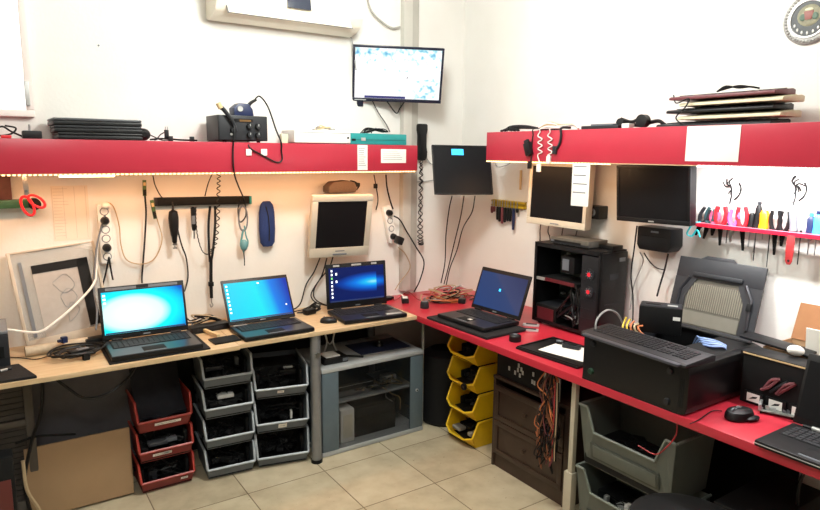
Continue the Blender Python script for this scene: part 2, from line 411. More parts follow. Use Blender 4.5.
# ------------------------------------------------------------------ laptops
def key_rows(b, w, d, m, z, rows=5, cols=15, h=.0022, gap=.18, nb=True):
    cw, ch = w/cols, d/rows
    for r in range(rows):
        x = -w/2
        c = 0
        while c < cols:
            n = 1
            if r == 0 and nb and 3 <= c < 4: n = 6
            elif c == cols-1 or c == 0: n = 1
            ww = cw*n
            b.box((x+ww/2, -d/2+ch*(r+.5), z+h/2), (ww-cw*gap, ch-cw*gap, h), m)
            x += ww; c += n
    return b
KEY = mat('keycap', '1e1f23', .55); KEYB = mat('keycap_bluish', '23252c', .5)
DECK = mat('laptop_deck', '26272c', .28)
def laptop(label, fc, rz, w, d, h, lean, smat, z, bez=K, base_m=K, stickers=0, icons=0, keym=KEY, deck=None, logo=None, lip=None, scr=(.94, .80, .10), group=None):
    """fc = middle of the front edge; lid leans back"""
    t = thing('laptop', label, 'laptop', (fc[0], fc[1], z), rz, group)
    th = .024; deck = deck or DECK
    MB().bb(-w/2, w/2, 0, d, .003, th, base_m, .006).bb(-w/2+.006, w/2-.006, .006, d-.012, th-.001, th+.0006, deck).build('base', t)
    if lip: tagpart(MB().bb(-w/2-.0005, w/2+.0005, -.0008, d, .012, .0155, lip, .001).build('trim', t), 'silver edge trim')
    kb = MB(); kb.bb(-w*.44, w*.44, d*.45, d*.88, th, th+.0015, K2)
    kb2 = key_rows(MB(), w*.86, d*.41, keym, 0)
    kb.build('keyboard', t)
    k2 = kb2.build('keys', t, loc=(0, d*.665, th+.0015))
    MB().bb(-w*.15, w*.10, d*.09, d*.34, th, th+.0014, K2, .0005).build('touchpad', t)
    MB().bb(-w*.15, w*.10, d*.045, d*.08, th, th+.002, MG, .0005).build('touchpad_button', t)
    if stickers:
        MB().bb(w*.30, w*.36, d*.08, d*.2, th+.0007, th+.0012, SIL).build('sticker', t)
    for a_ in (-.40, .28): MB().cyl((w*a_, d-.004, th+.002), (w*(a_+.12), d-.004, th+.002), .007, base_m).build('hinge', t)
    lid = MB().bb(-w/2, w/2, -.001, .011, 0, h, bez, .005)
    if icons == 1:   # silver stickers on the top bezel
        lid.bb(-w*.42, w*.42, -.0022, -.001, h*.925, h*.975, MG).bb(-w*.07, w*.07, -.003, -.0005, h*.93, h*.99, K)
    if icons == 2:
        for a, c in ((-.38, -.28), (-.08, .08), (.25, .34)): lid.bb(w*a, w*c, -.0022, -.0008, h*.935, h*.975, SIL)
    lid = lid.build('lid', t, loc=(0, d-.004, th+.003), rot=(-lean, 0, 0))
    sw, sh, sz = w*scr[0], h*scr[1], h*scr[2]
    MB().bb(-sw/2, sw/2, -.0028, -.0012, sz, sz+sh, smat).build('screen', lid)
    MB().bb(-w*.04, w*.04, -.0018, -.0008, h*.03, h*.055, MG).build('badge', lid)
    return t, lid, sw, sh, sz
E1 = mat('icon_white', 'eef6ff', .5, emit='eef6ff', estr=1.0)
E2 = mat('icon_dark', '182850', .5, emit='182850', estr=.8)
E3 = mat('icon_green', '66c060', .5, emit='7ad070', estr=.9)
E4 = mat('logo_cyan', '3ab8ff', .5, emit='2fc0ff', estr=1.2)
def icon_mesh(lid, lst, name='desktop_icon'):
    for x, z, w_, h_, m in lst: MB().bb(x-w_/2, x+w_/2, -.0034, -.0029, z-h_/2, z+h_/2, m).build('taskbar' if w_ > .1 else name, lid)
def s1(nt, u, v): return ramp(nt, dist(nt, u, v, .36, .45, 1, 1.0), [(.0, 'ffffff'), (.36, 'e0ffff'), (.48, '00ffff'), (.64, '00ccf8'), (.8, '0058c8')])
def s2(nt, u, v):
    base = ramp(nt, mth(nt, 'ADD', u, mth(nt, 'MULTIPLY', mth(nt, 'SUBTRACT', v, .5), .1)), [(0, '00dcff'), (.50, '00f0ff'), (.66, '00ccff'), (.76, '0084f4'), (1, '0034b8')])
    return base
def s3(nt, u, v):
    d = dist(nt, u, v, .80, .52, .75, .36)
    wob = mth(nt, 'MULTIPLY', mth(nt, 'ABSOLUTE', mth(nt, 'SUBTRACT', v, .52)), .5)
    right = mth(nt, 'MULTIPLY', mth(nt, 'GREATER_THAN', u, .86), .35)
    return ramp(nt, mth(nt, 'ADD', mth(nt, 'ADD', d, wob), right), [(0, 'a0f8ff'), (.2, '20c8ff'), (.45, '0080f0'), (.75, '0044b0'), (1, '001a60')])
def s4(nt, u, v): return ramp(nt, mth(nt, 'ADD', mth(nt, 'MULTIPLY', u, .6), mth(nt, 'MULTIPLY', v, .4)), [(0, '2c4c88'), (.55, '344c80'), (.6, '45507c'), (1, '303c68')])
S1 = screen_mat('display_white_cyan', s1, 1.15); S2 = screen_mat('display_cyan_blue', s2, .95)
S3 = screen_mat('display_blue_beam', s3, .95); S4 = screen_mat('display_dull_blue', s4, .75)
SOFF = mat('switched_off_screen', '0d0e11', .45, var=.05, spec=.2)
# laptop 1 on a dark pad
tag(MB().bb(-.222, .222, -.16, .16, 0, .008, KF, .003).build('laptop_pad', loc=(-2.145, -.372, TZ), rot=(0, 0, RD(-.5))), 'dark foam pad under the leftmost laptop', 'mat')
t, lid, sw, sh, sz = laptop('leftmost black laptop with glowing white and cyan screen on the beech table', (-2.158, -.528), RD(-1.1), .40, .28, .256, .27, S1, TZ+.008, icons=1)
icon_mesh(lid, [(-sw*.47, sz+sh*(.92-.09*i), .012, .010, E1) for i in range(3)] + [(0, sz+sh*.02, sw*.98, sh*.035, E2)])
t, lid, sw, sh, sz = laptop('middle laptop on the beech table showing a cyan and blue desktop', (-1.562, -.522), RD(-.3), .377, .255, .252, .50, S2, TZ, stickers=0, scr=(.94, .84, .08))
icon_mesh(lid, [(-sw*.465, sz+sh*(.92-.1*i), .009, .009, E1) for i in range(8)] + [(0, sz+sh*.02, sw*.98, sh*.035, E2), (sw*.42, sz+sh*.27, .008, .008, E1), (sw*.03, sz+sh*.93, .01, .008, E1)])
tagpart(MB().bb(-.17, -.095, .235, .25, .0247, .0262, SIL).build('sticker', t), 'silver sticker')
t, lid, sw, sh, sz = laptop('laptop at the right end of the beech table showing a dark blue desktop', (-.988, -.515), RD(-5.6), .388, .27, .265, .095, S3, TZ, icons=2, scr=(.91, .76, .15))
icon_mesh(lid, [(-sw*.45, sz+sh*(.92-.11*i), .010, .012, [E1, E1, E3, E1, E1, E1, E1, E1][i]) for i in range(8)] + [(-sw*.37, sz+sh*.82, .010, .014, E1), (-sw*.37, sz+sh*.6, .010, .014, E1), (0, sz+sh*.02, sw*.98, sh*.04, E2)])
tagpart(MB().bb(.075, .17, .02, .045, .0247, .0262, SIL).build('sticker', t), 'silver sticker strip')
# laptop 4 on black pad on the red counter
tag(MB().bb(-.245, .26, -.01, .29, 0, .014, KF, .004).build('laptop_pad', loc=(-.70, -.862, TZ), rot=(0, 0, RD(-88))), 'thick black pad under the laptop on the red counter', 'mat')
t, lid, sw, sh, sz = laptop('black laptop with dim blue screen and small cyan logo on the red counter', (-.672, -.864), RD(-87), .387, .262, .251, .35, S4, TZ+.014, scr=(.93, .82, .09))
b = MB(); q = .007
for ix in (0, 1):
    for iz in (0, 1):
        x0 = -.004+ix*(q*1.15)-q; z0 = sz+sh*.52+iz*q*1.15
        b.prism([(x0, z0+(.0008 if ix == 0 else 0)), (x0+q, z0), (x0+q, z0+q), (x0, z0+q-(.0008 if ix == 0 else 0))], (-.0036, -.003), E4)
b.build('screen_logo', lid)
MB().bb(.0, .025, .055, .075, .0247, .0262, WH).build('sticker', t)
# laptop 5
t, lid, sw, sh, sz = laptop('switched-off laptop with silver edge at the right end of the counter', (-.742, -2.686), RD(-90.5), .37, .25, .247, .257, SOFF, TZ, lip=SIL, deck=K)
MB().cyl((-.12, .247, .027), (-.07, .247, .027), .0085, SIL).build('hinge_cover', t)

# ------------------------------------------------------------------ monitors
def panel_frame(name, label, cat, bc, yaw, lean, w, h, frame, bezel, smat, th=.03, roll=0, chin=0, back=None):
    t = thing(name, label, cat, bc, rot=(0, 0, 0))
    t.rotation_euler = (Matrix.Rotation(yaw, 3, 'Z') @ Matrix.Rotation(-lean, 3, 'X') @ Matrix.Rotation(roll, 3, 'Y')).to_euler()
    b = MB().bb(-w/2, w/2, .0, th, 0, h, frame, .006)
    b.bb(-w*.3, w*.3, th-.002, th+.02, h*.2, h*.8, back or frame, .008)
    b.build('housing', t)
    fr = MB(); k = bezel; c = k+chin
    fr.bb(-w/2, w/2, -.006, .001, 0, c, frame, .003).bb(-w/2, w/2, -.006, .001, h-k, h, frame, .003)
    fr.bb(-w/2, -w/2+k, -.006, .001, c, h-k, frame, .003).bb(w/2-k, w/2, -.006, .001, c, h-k, frame, .003); fr.build('bezel', t)
    MB().bb(-w/2+k, w/2-k, -.002, .0005, c, h-k, smat).build('screen', t)
    return t
def tvm(nt, u, v):
    mp = N(nt, 'ShaderNodeTexCoord'); n = N(nt, 'ShaderNodeTexNoise'); n.inputs['Scale'].default_value = 16; n.inputs['Detail'].default_value = 1
    mpp = N(nt, 'ShaderNodeMapping'); mpp.inputs['Scale'].default_value = (1, 1, .6); nt.links.new(mp.outputs['Generated'], mpp.inputs[0]); nt.links.new(mpp.outputs[0], n.inputs['Vector'])
    top = mth(nt, 'MULTIPLY', mth(nt, 'SUBTRACT', v, .72), .9); rgt = mth(nt, 'SUBTRACT', .26, dist(nt, u, v, .90, .16, 1, 1.2))
    k = mth(nt, 'ADD', n.outputs['Fac'], mth(nt, 'MAXIMUM', mth(nt, 'MULTIPLY', mth(nt, 'MAXIMUM', top, rgt), .55), -.2))
    return ramp(nt, k, [(.56, 'ffffff'), (.66, 'd0f0f6'), (.74, '90d4e6'), (.86, '70a8d8')])
STV = screen_mat('tv_picture', tvm, 1.15)
NVF = mat('dark_blue_black_plastic', '1a1e30', .3)
tv = panel_frame('wall_television', 'flat television with bright white and pale blue picture high on the back wall', 'television', (-.608, -.114-.0, 1.996), RD(-26.6), RD(-14.9), .549, .328, NVF, .014, STV, roll=RD(.8), th=.022, chin=.006)
MB().bb(-.20, .05, -.0035, -.002, .021, .035, mat('dark_caption_bar', '26265c', .5, emit='26265c', estr=.6)).build('screen_caption', tv)
MB().bb(-.26, -.19, -.0072, -.0058, .006, .012, SIL).build('badge', tv)
bm_ = A(362, 98, .09)
# bracket
dsc = MB(); dsc.bb(-.03, .03, -.03, .0, -.05, .05, K2, .003); dsc.tube([(0, -.02, 0), (.03, -.05, 0), (0, -.075, .01)], .012, K2, seg=8)
dsc.build('bracket', tv, loc=(0.05, .08, .14)).matrix_parent_inverse = Matrix()
MB().bb(-.245, -.205, .0, .03, -.035, .0, NVF, .003).build('speaker_pod', tv)

ma = panel_frame('monitor', 'silver square monitor with dark screen hung on the back wall', 'monitor', (-1.02, -.123, 1.068), RD(-5.0), RD(-10.5), .383, .377, BEI, .036, SOFF, roll=RD(.7), th=.035, chin=.022)
MB().bb(-.045, .045, -.010, -.005, .012, .022, MG, .004).build('button_panel', ma)
MB().bb(-.03, .03, -.0072, -.0055, .034, .040, MG).build('badge', ma)
MB().bb(-.04, .04, .05, .10, .14, .25, K2, .004).build('wall_mount', ma)
mk = panel_frame('monitor', 'thin black panel with small cyan rectangle on screen in the corner', 'monitor', (-.349, -.475, 1.441), RD(-18.1), RD(15.8), .377, .306, K, .008, mat('black_display', '121316', .5, var=.04, spec=.2), roll=RD(.4), th=.012)
MB().bb(-.065, .012, -.0035, -.0022, .245, .282, E4).build('screen_picture', mk)
b = MB().tube([(.0, .02, .15), (.05, .15, .12), (.12, .33, .10), (.16, .46, .12)], .012, K2, seg=8).box((.0, .02, .15), (.09, .02, .09), K2, .003)
b.build('arm', mk)
mb_ = panel_frame('monitor', 'beige framed monitor hung on the right wall, white note over its corner', 'monitor', (-.156, -1.038, 1.293), RD(-86.1), RD(1.5), .408, .350, BEI, .022, SOFF, roll=RD(.8), th=.05, chin=.014)
MB().bb(-.03, .03, -.0072, -.0055, .012, .018, MG).build('badge', mb_)
MB().bb(-.05, .05, .06, .14, .12, .22, K2, .004).build('wall_mount', mb_)
mq = panel_frame('monitor', 'black monitor hung on the right wall beside the tool rack', 'monitor', (-.176, -1.665, 1.373), RD(-91.9), RD(-3.7), .404, .270, K, .013, SOFF, roll=RD(-1.5), th=.04, chin=.008)
MB().bb(-.015, .015, -.0072, -.0055, .006, .012, SIL).build('badge', mq)
MB().bb(-.05, .05, .06, .165, .10, .20, K2, .004).build('wall_mount', mq)

# ------------------------------------------------------------------ air conditioner
ac0, ac1 = -1.728, -.888
t = thing('air_conditioner', 'cream wall-mounted air conditioner cut by the top of the picture', 'air conditioner', ((ac0+ac1)/2, 0, 2.357))
prof = [(0, .01), (-.05, 0), (-.12, .012), (-.165, .035), (-.195, .085), (-.205, .15), (-.20, .22), (-.18, .265), (-.13, .285), (0, .285)]
wl = (ac1-ac0)
mt = Matrix.Rotation(pi/2, 4, 'Z')      # prism extrudes along y -> turn so the profile depth is along y
b = MB(); b.prism([(y, z) for y, z in prof], (-wl/2, wl/2), ACW, mtx=Matrix(((0, 1, 0, 0), (1, 0, 0, 0), (0, 0, 1, 0), (0, 0, 0, 1))), bev=.012); b.build('body', t)
b = MB(); b.box((0, 0, 0), (wl*.84, .008, .075), ACW, .003); b.build('louver', t, loc=(-.01, -.183, .052), rot=(RD(-33), 0, 0))
b = MB(); b.box((0, 0, 0), (wl*.85, .004, .082), MG); b.build('air_slot', t, loc=(-.01, -.1805, .054), rot=(RD(-33), 0, 0))
MB().box((0, 0, 0), (.135, .006, .085), mat('dark_display', '343a48', .2), .002).build('display', t, loc=(.02, -.2045, .125), rot=(RD(-9), 0, 0))
# hoses
cable([A(366, -8, .03), A(371, 10, .03), A(382, 22, .03), A(392, 28, .03), A(400, 27, .03)], .006, mat('pale_grey_hose', 'a8a69e', .5), 'thick grey hose curving into the duct beside the air conditioner', 'hose', 'hose')
cable([A(345, 28, .04), A(350, 35, .04), A(353, 46, .05), A(356, 70, .06)], .004, WIRE_G, 'grey cord from the air conditioner down behind the television')
cable([A(372, 100, .03), A(378, 112, .03), A(386, 124, .03), A(390, 132, .03)], .003, K, 'thin black cord hanging below the television, left one')
cable([A(386, 100, .05), A(396, 113, .05), A(400, 108, .05), A(405, 101, .05)], .004, K, 'short black cord looped below the right half of the television')

# ------------------------------------------------------------------ things on the long shelf
TA_ = SA_T+.0005
MGD = mat('dull_laptop_grey', '3a3c40', .45)
for i, (dz, dx, ry, wd) in enumerate(((0, .02, .6, .35), (.0315, .008, -.6, .36), (.063, .0, .8, .365))):
    xc = (A(52, 120, .15).x + A(134, 120, .15).x)/2 + dx*.4
    t = thing('laptop', ['closed black laptop at the bottom of the stack on the long shelf', 'closed black laptop in the middle of the stack on the long shelf', 'closed dark laptop on top of the stack on the long shelf'][i], 'laptop', (xc, -.15, TA_+dz), RD(ry), 'stacked closed laptops')
    MB().bb(-wd/2, wd/2, -.125, .12, .0, .0175, K, .004).build('base', t)
    MB().bb(-wd/2, wd/2, -.125, .12, .0185, .0305, [K, DG, MGD][i], .005).build('lid', t)
    MB().bb(-wd/2+.03, wd/2-.03, -.1, .1, .0165, .0195, K2).build('hinge', t)
# charger at the left
p0 = A(30, 136, .2)
t = thing('power_adapter', 'black plug adapter with coiled cord at the left end of the long shelf', 'adapter', (p0.x, -.2, TA_))
MB().bb(-.03, .045, -.03, .03, 0, .035, K, .006).build('body', t)
MB().cyl((0, -.01, .035), (0, -.01, .062), .0035, STEEL, seg=8).cyl((0, .012, .035), (0, .012, .062), .0035, STEEL, seg=8).build('plug_pins', t)
b = MB(); b.tube([(-.03, 0, .01), (-.07, -.01, .03), (-.1, 0, .05), (-.13, 0, .035), (-.12, .01, .012), (-.07, .02, .02), (-.05, .02, .045), (-.09, .02, .055)], .004, K); b.build('cord', t)
t = tag(MB().bb(-.02, .02, -.02, .01, 0, .014, REDP, .005).build('cap', loc=(A(6, 136, .2).x, -.2, TA_)), 'small red cap beside the plug adapter on the long shelf', 'cap')
# webcam-like round black thing
p0 = A(143, 133, .18)
t = thing('webcam', 'round black webcam lying beside the stacked closed laptops', 'webcam', (p0.x, -.18, TA_))
MB().ell((0, 0, .03), (.034, .03, .03), K).build('body', t)
MB().cyl((0, -.028, .03), (0, -.034, .03), .012, KG).build('lens', t)
MB().tube([(.03, 0, .03), (.06, 0, .015), (.09, .02, .005), (.12, .02, .005)], .003, K).build('cord', t)
p0 = A(166, 133, .2)
t = thing('plug', 'black power plug standing on its cord on the long shelf', 'plug', (p0.x, -.2, TA_))
MB().bb(-.008, .012, -.01, .01, .012, .055, K, .004).build('body', t)
MB().tube([(.0, 0, .045), (-.025, 0, .032), (-.045, 0, .008), (-.05, .03, .005)], .003, K).build('cord', t)
MB().cyl((-.002, 0, .054), (-.002, 0, .07), .002, STEEL, seg=6).cyl((.008, 0, .054), (.008, 0, .07), .002, STEEL, seg=6).build('plug_pins', t)
cable([(A(150, 138, .22).x, -.22, TA_+.006), (A(165, 138, .22).x, -.2, TA_+.012), (A(180, 138, .22).x, -.22, TA_+.007), (A(198, 138, .22).x, -.2, TA_+.006)], .0045, K, 'black cable lying on the long shelf left of the soldering station', plugs=[V((A(171, 138, .22).x, -.21, TA_+.010)), V((A(193, 139, .22).x, -.2, TA_+.010))])
# soldering station
x0, x1 = A(216, 140, .22).x, A(265, 140, .22).x
sw_ = x1-x0
t = thing('soldering_station', 'black soldering station with dials on the long red shelf', 'soldering station', ((x0+x1)/2, -.26, TA_))
MB().bb(-sw_/2, sw_/2, 0, .2, .008, .135, K, .005).build('body', t)
MB().bb(-sw_/2+.006, sw_/2-.006, -.004, 0, .012, .131, DG, .002).bb(-.05, .05, -.0055, -.003, .10, .118, KG).bb(-.02, .04, -.0062, -.005, .104, .114, mat('amber_display', '6a4a20', .4)).build('front_panel', t)
for kx, kz in ((.03, .082), (.075, .082), (.03, .038), (.075, .038), (-.055, .06)):
    MB().cyl((0, 0, 0), (0, -.016, 0), .015, K2).cyl((0, -.016, 0), (0, -.018, 0), .012, DG).bb(-.0015, .0015, -.019, -.017, 0, .012, SIL).build('knob', t, loc=(kx, -.004, kz))
for kz in (.04, .11): MB().cyl((0, 0, 0), (0, -.006, 0), .007, SIL, seg=12).build('jack', t, loc=(-.085+.02, -.004, kz))
for kx in (-.09, .09): MB().cyl((0, 0, 0), (0, 0, .008), .01, K2).build('foot', t, loc=(kx, .03, 0))
# iron in its holder leaning on the left
b = MB(); b.tube([(-.125, -.02, .175), (-.10, -.018, .155), (-.06, -.02, .10), (-.045, -.02, .055)], lambda q: .012-.004*q, DG, seg=8); b.cyl((-.132, -.02, .19), (-.118, -.02, .165), .013, TAN)
b.build('hot_air_handle', t)
# blue device on top with curved hose
p0 = A(241, 110, .15)
t = thing('soldering_iron_stand', 'blue holder with black curved cord on top of the soldering station', 'stand', (p0.x-.01, -.17, TA_+.1355))
b = MB(); b.prism([(-.05, 0), (.055, 0), (.05, .035), (.03, .062), (-.02, .066), (-.052, .04)], (-.05, .03), BLUE, bev=.005); b.build('body', t)
MB().cyl((-.02, -.052, .035), (-.02, -.058, .035), .014, SIL).build('sponge_tray', t)
MB().tube([(.03, -.02, .045), (.05, -.02, .07), (.08, -.02, .088)], lambda q: .011-.004*q, K, seg=8).build('handle', t)
cable([A(255, 99, .19), A(260, 96.5, .2), A(268, 107, .2), (A(276, 125, .27).x, -.27, 1.80), (A(281, 140, .29).x, -.292, 1.735), A(281.5, 151, .287), A(282, 160, .287), A(276, 162, .287), A(262, 155, .287), A(250, 148, .288), (A(247, 143, .25).x, -.265, TA_+.004)], .0042, K, 'black cord looping from the blue holder down over the red shelf front')
cable([A(232, 118, .265), (A(234, 130, .28).x, -.29, 1.79), A(233, 150, .2885), A(234, 172, .2885), A(238, 185, .2), A(244, 200, .06), A(246, 215, .05), A(240, 222, .05), A(238, 210, .05), A(240, 200, .06)], .0042, K, 'black cord from the soldering station hanging over the shelf front')
# white boxes and cables
p0, p1 = A(284, 143, .2), A(345, 143, .2)
t = thing('set_top_box', 'long white flat device on the red shelf under grey cables', 'box', ((p0.x+p1.x)/2+.02, -.17, TA_))
wd = p1.x-p0.x-.03
MB().bb(-wd/2, wd/2, -.09, .09, .004, .072, WH, .006).bb(-wd/2+.003, wd/2-.003, -.0906, -.0895, .058, .061, MG).build('body', t)
MB().cyl((wd/2-.018, -.09, .035), (wd/2-.018, -.094, .035), .006, K2, seg=12).build('port', t)
MB().bb(-wd/2+.02, wd/2-.02, -.07, .07, 0, .004, K2).build('foot', t)
tag(MB().bb(-.02, .02, -.015, .015, 0, .05, mat('pale_green_plastic', 'c9d2b4', .5), .005).build('charger', loc=(p0.x+.0, -.2, TA_)), 'pale green charger block left of the white flat device', 'charger')
bx = MB()
for i in range(5):
    bx.tube([(-.07+.01*i, random.uniform(-.04, .04), .004), (-.03, random.uniform(-.05, .05), .012+.004*i), (.02, random.uniform(-.05, .05), .018), (.06, random.uniform(-.04, .04), .01), (.03-.01*i, random.uniform(-.05, .05), .02), (-.05, random.uniform(-.05, .05), .004)], .003, [WIRE_G, TAN, WIRE_W][i % 3])
tag(bx.build('cable_bundle', loc=(A(322, 128, .17).x, -.17, TA_+.0725)), 'small bundle of grey cables on top of the white flat device', 'cables')
p0, p1 = A(347, 144, .22), A(404, 144, .22)
wd = p1.x-p0.x
t = thing('teal_box', 'flat teal electronics case at the right end of the long shelf', 'box', ((p0.x+p1.x)/2, -.17, TA_))
MB().bb(-wd/2, wd/2, -.08, .08, .0, .064, TEAL, .006).bb(-wd/2+.01, wd/2-.01, -.0815, -.0795, .026, .029, mat('dark_teal', '14605f', .5)).build('body', t)
MB().bb(-.015, .015, -.003, 0, -.009, .009, SIL, .002).build('latch', t, loc=(-wd*.27, -.08, .030))
MB().bb(-wd*.46, -wd*.40, -.0825, -.0795, .02, .032, K2).build('port', t)
bx = MB()
for i in range(7):
    bx.tube([(-.09+.02*random.random(), random.uniform(-.04, .04), .004), (-.04, random.uniform(-.05, .05), .010+.004*i), (.0, random.uniform(-.05, .05), .026), (.07, random.uniform(-.04, .04), .012), (.03-.01*i, random.uniform(-.05, .05), .03), (-.05, random.uniform(-.05, .05), .004)], .003, K)
tag(bx.build('cable_bundle', loc=(A(375, 128, .17).x, -.17, TA_+.0645)), 'tangle of thin black cables on top of the teal case', 'cables')

# papers on the shelf front
def note(px0, py0, px1, py1, lab, lines=0, cat='note', name='paper_note', m=PAP, off=.2825, fn=A, split=False, th=.0012):
    a = fn(px0, py0, off); c = fn(px1, py1, off)
    w_ = (c-a); wd = abs(w_.x) if fn is A else abs(w_.y); ht = abs(w_.z)
    b = MB().bb(-wd/2, wd/2, -th/2, th/2, 0, ht, m, .0003)
    for i in range(lines):
        z = ht*(.86-.75*i/max(1, lines)); ww = wd*random.uniform(.55, .8)
        b.bb(-wd*.42, -wd*.42+ww, -th/2-.0004, -th/2+.0001, z-ht*.012, z+ht*.012, INK)
    o = b.build(name, loc=((a.x+c.x)/2, (a.y+c.y)/2, min(a.z, c.z)), rot=(0, 0, 0 if fn is A else RB))
    return tag(o, lab, cat)
note(246, 149, 251.5, 155.5, 'small square white switch plate stuck on the red shelf front, left one', name='switch_plate', cat='switch', th=.006, off=.2855)
note(261, 149, 267, 155.5, 'small square white switch plate stuck on the red shelf front, right one', name='switch_plate', cat='switch', th=.006, off=.2855)
note(357.5, 145, 367.5, 170, 'narrow white receipt hanging on the red shelf front below the teal case', 9, 'receipt', 'receipt')
note(381, 149, 406, 163, 'wide white printed label on the red shelf front near its right end', 5, 'label', 'paper_label')

# ------------------------------------------------------------------ back wall, left part
t = thing('scissors', 'red handled scissors hanging point up below the long shelf', 'scissors', A(26, 190, .16)); t.rotation_euler = (0, RD(-4), 0)
MB().prism([(-.010, -.03), (.006, -.03), (.004, .06), (-.002, .085), (-.008, .05)], (-.0015, .0015), STEEL).build('blade', t)
MB().prism([(-.006, -.03), (.012, -.03), (.010, .03), (.0, .085)], (.002, .004), STEEL).build('blade', t, rot=(0, RD(5), 0))
MB().cyl((0, -.004, -.005), (0, .006, -.005), .006, CHR, seg=12).build('pivot', t)
def loopy(cx, cz, rx, rz, r, m, ang=0):
    pts = [(cx+rx*cos(a)*cos(ang)-rz*sin(a)*sin(ang), 0, cz+rx*cos(a)*sin(ang)+rz*sin(a)*cos(ang)) for a in [2*pi*i/14 for i in range(15)]]
    return MB().tube(pts, r, m, seg=6, n=2)
loopy(-.004, -.072, .022, .045, .006, REDP, .25).build('handle', t); loopy(.034, -.055, .02, .038, .006, REDP, .8).build('handle', t)
sx = A(8, 205, .09)
t = thing('wall_rack', 'green plastic wall strip at the left edge below the long shelf', 'rack', (sx.x, -.02, sx.z))
MB().bb(-.3, .10, -.05, .0, -.018, .02, GRN2, .004).build('rail', t)
MB().cyl((.105, -.08, -.0), (.105, -.02, -.0), .026, K2).build('reel', t)
tag(MB().bb(-.2, .02, -.005, .003, 0, .12, mat('dark_red_print', '5a3430', .6, var=.7, scale=25), .002).build('card', loc=(sx.x, -.034, sx.z+.021)), 'dark red printed card standing on the green wall strip', 'card')
# faint printed sheet
a, c = A(50, 186, .0), A(91, 239, .0)
b = MB().bb(0, c.x-a.x, -.0016, -.0004, c.z-a.z, 0, mat('tracing_paper', 'e4dacb', .8, var=.03))
for i in range(4): b.bb((c.x-a.x)*(.02+.3*i), (c.x-a.x)*(.02+.3*i)+.0016, -.0021, -.0015, (c.z-a.z)*.96, (c.z-a.z)*.02, mat('pale_ink', '', 0) if 'pale_ink' in MATS else mat('pale_ink', 'c0b7aa', .8))
for i in range(16): b.bb((c.x-a.x)*.05, (c.x-a.x)*.95*random.uniform(.25, .5), -.0021, -.0015, (c.z-a.z)*(.05+.057*i), (c.z-a.z)*(.05+.057*i)-.0016, mat('pale_ink', 'c0b7aa', .8))
tag(b.build('printed_sheet', loc=(a.x, 0, a.z)), 'pale printed table sheet pinned to the wall above the leaning frame', 'paper')
# leaning acrylic frame
fl, fr_ = Z(27, 352, TZ), Z(102, 341, TZ)
fw_ = .40
tl = A(13, 252, .03)
t = thing('display_frame', 'clear acrylic frame with a black L shaped strip leaning on the wall', 'frame', (-2.655, -.135, TZ+.001), RD(8))
ln = RD(-14)
t.rotation_euler = (ln, RD(-5), RD(5))
FW_, FH = .375, .47
MB().bb(0, FW_, .0, .004, 0, FH, CLR).build('glass', t)
b = MB(); e = mat('frosted_edge', 'b8ad9c', .4)
b.bb(-.002, .012, -.008, .008, -.0, FH, e, .002).bb(FW_-.010, FW_+.002, -.008, .008, 0, FH, e, .002).bb(0, FW_, -.006, .008, FH-.008, FH, e, .002).bb(0, FW_, -.008, .01, 0, .05, e, .002); b.build('border', t)
b = MB(); b.bb(.085, FW_-.045, -.006, -.001, FH-.115, FH-.075, K2).bb(FW_-.095, FW_-.045, -.006, -.001, .06, FH-.075, K2); b.build('black_strip', t)
b = MB(); b.bb(.035, .05, -.007, -.001, .06, FH-.05, MG); b.build('grey_strip', t)
b = MB(); b.bb(.085, FW_-.095, -.004, -.001, .05, FH-.115, mat('pale_film', 'cfcac4', .25, alpha=.5)); b.build('film', t)
b = MB()
for k in range(3): b.tube([(.16+.02*k, -.005, .30-.07*k), (.22, -.005, .33-.07*k), (.25, -.005, .27-.06*k), (.2, -.005, .24-.07*k), (.16+.02*k, -.005, .29-.07*k)], .0012, MG, seg=4)
b.build('film_print', t)
# stuff left of it
p0 = Z(9, 356, TZ)
t = thing('printer', 'dark grey device cut off at the left edge of the beech table', 'printer', (-2.83, -.24, TZ+.0005))
MB().bb(-.17, .1, -.10, .16, .0, .15, DG, .008).build('body', t)
MB().bb(-.17, .1, -.095, .155, .151, .165, MG, .004).build('lid', t)
MB().bb(-.14, .08, -.105, -.099, .05, .10, K2).build('tray', t)
# power strips
def outlet_strip(label, top, bot, n, filled):
    a = A(*top, .045); c = A(*bot, .045); ht = a.z-c.z
    t = thing('power_strip', label, 'power strip', ((a.x+c.x)/2, 0, c.z)); t.rotation_euler = (0, math.atan2(a.x-c.x, ht), 0)
    MB().bb(-.031, .031, -.042, -.001, -.01, ht+.01, WH, .012).build('housing', t)
    for i in range(n):
        z = ht*(i+.6)/(n+.2)
        f = i in filled
        MB().cyl((0, -.041, 0), (0, -.0435, 0), .0205, K2 if f else MG).cyl((0, -.041, 0), (0, -.045, 0), .016, K if f else WH).build('socket', t, loc=(0, 0, z))
        if f:
            MB().lathe([(.019, 0), (.019, .02), (.012, .032), (.0, .034)], K, 14, mtx=Matrix.Rotation(pi/2, 4, 'X')).build('plug', t, loc=(0, -.0455, z))
    return t
t = outlet_strip('white wall power strip above the leaning frame, left end of wall', (104, 206), (108, 262), 6, (1, 4))
MB().ell((.005, -.065, .285), (.022, .02, .017), WIRE_W).build('plug', t)
t = outlet_strip('white wall power strip between the square monitor and the wall phone', (391, 207), (397, 241), 4, (0, 3))
tag(MB().bb(-.022, .022, -.05, .0, -.025, .025, K, .008).build('adapter', loc=A(397, 240, .09), rot=(0, RD(25), 0)), 'black adapter plugged in at the foot of the right power strip', 'adapter')
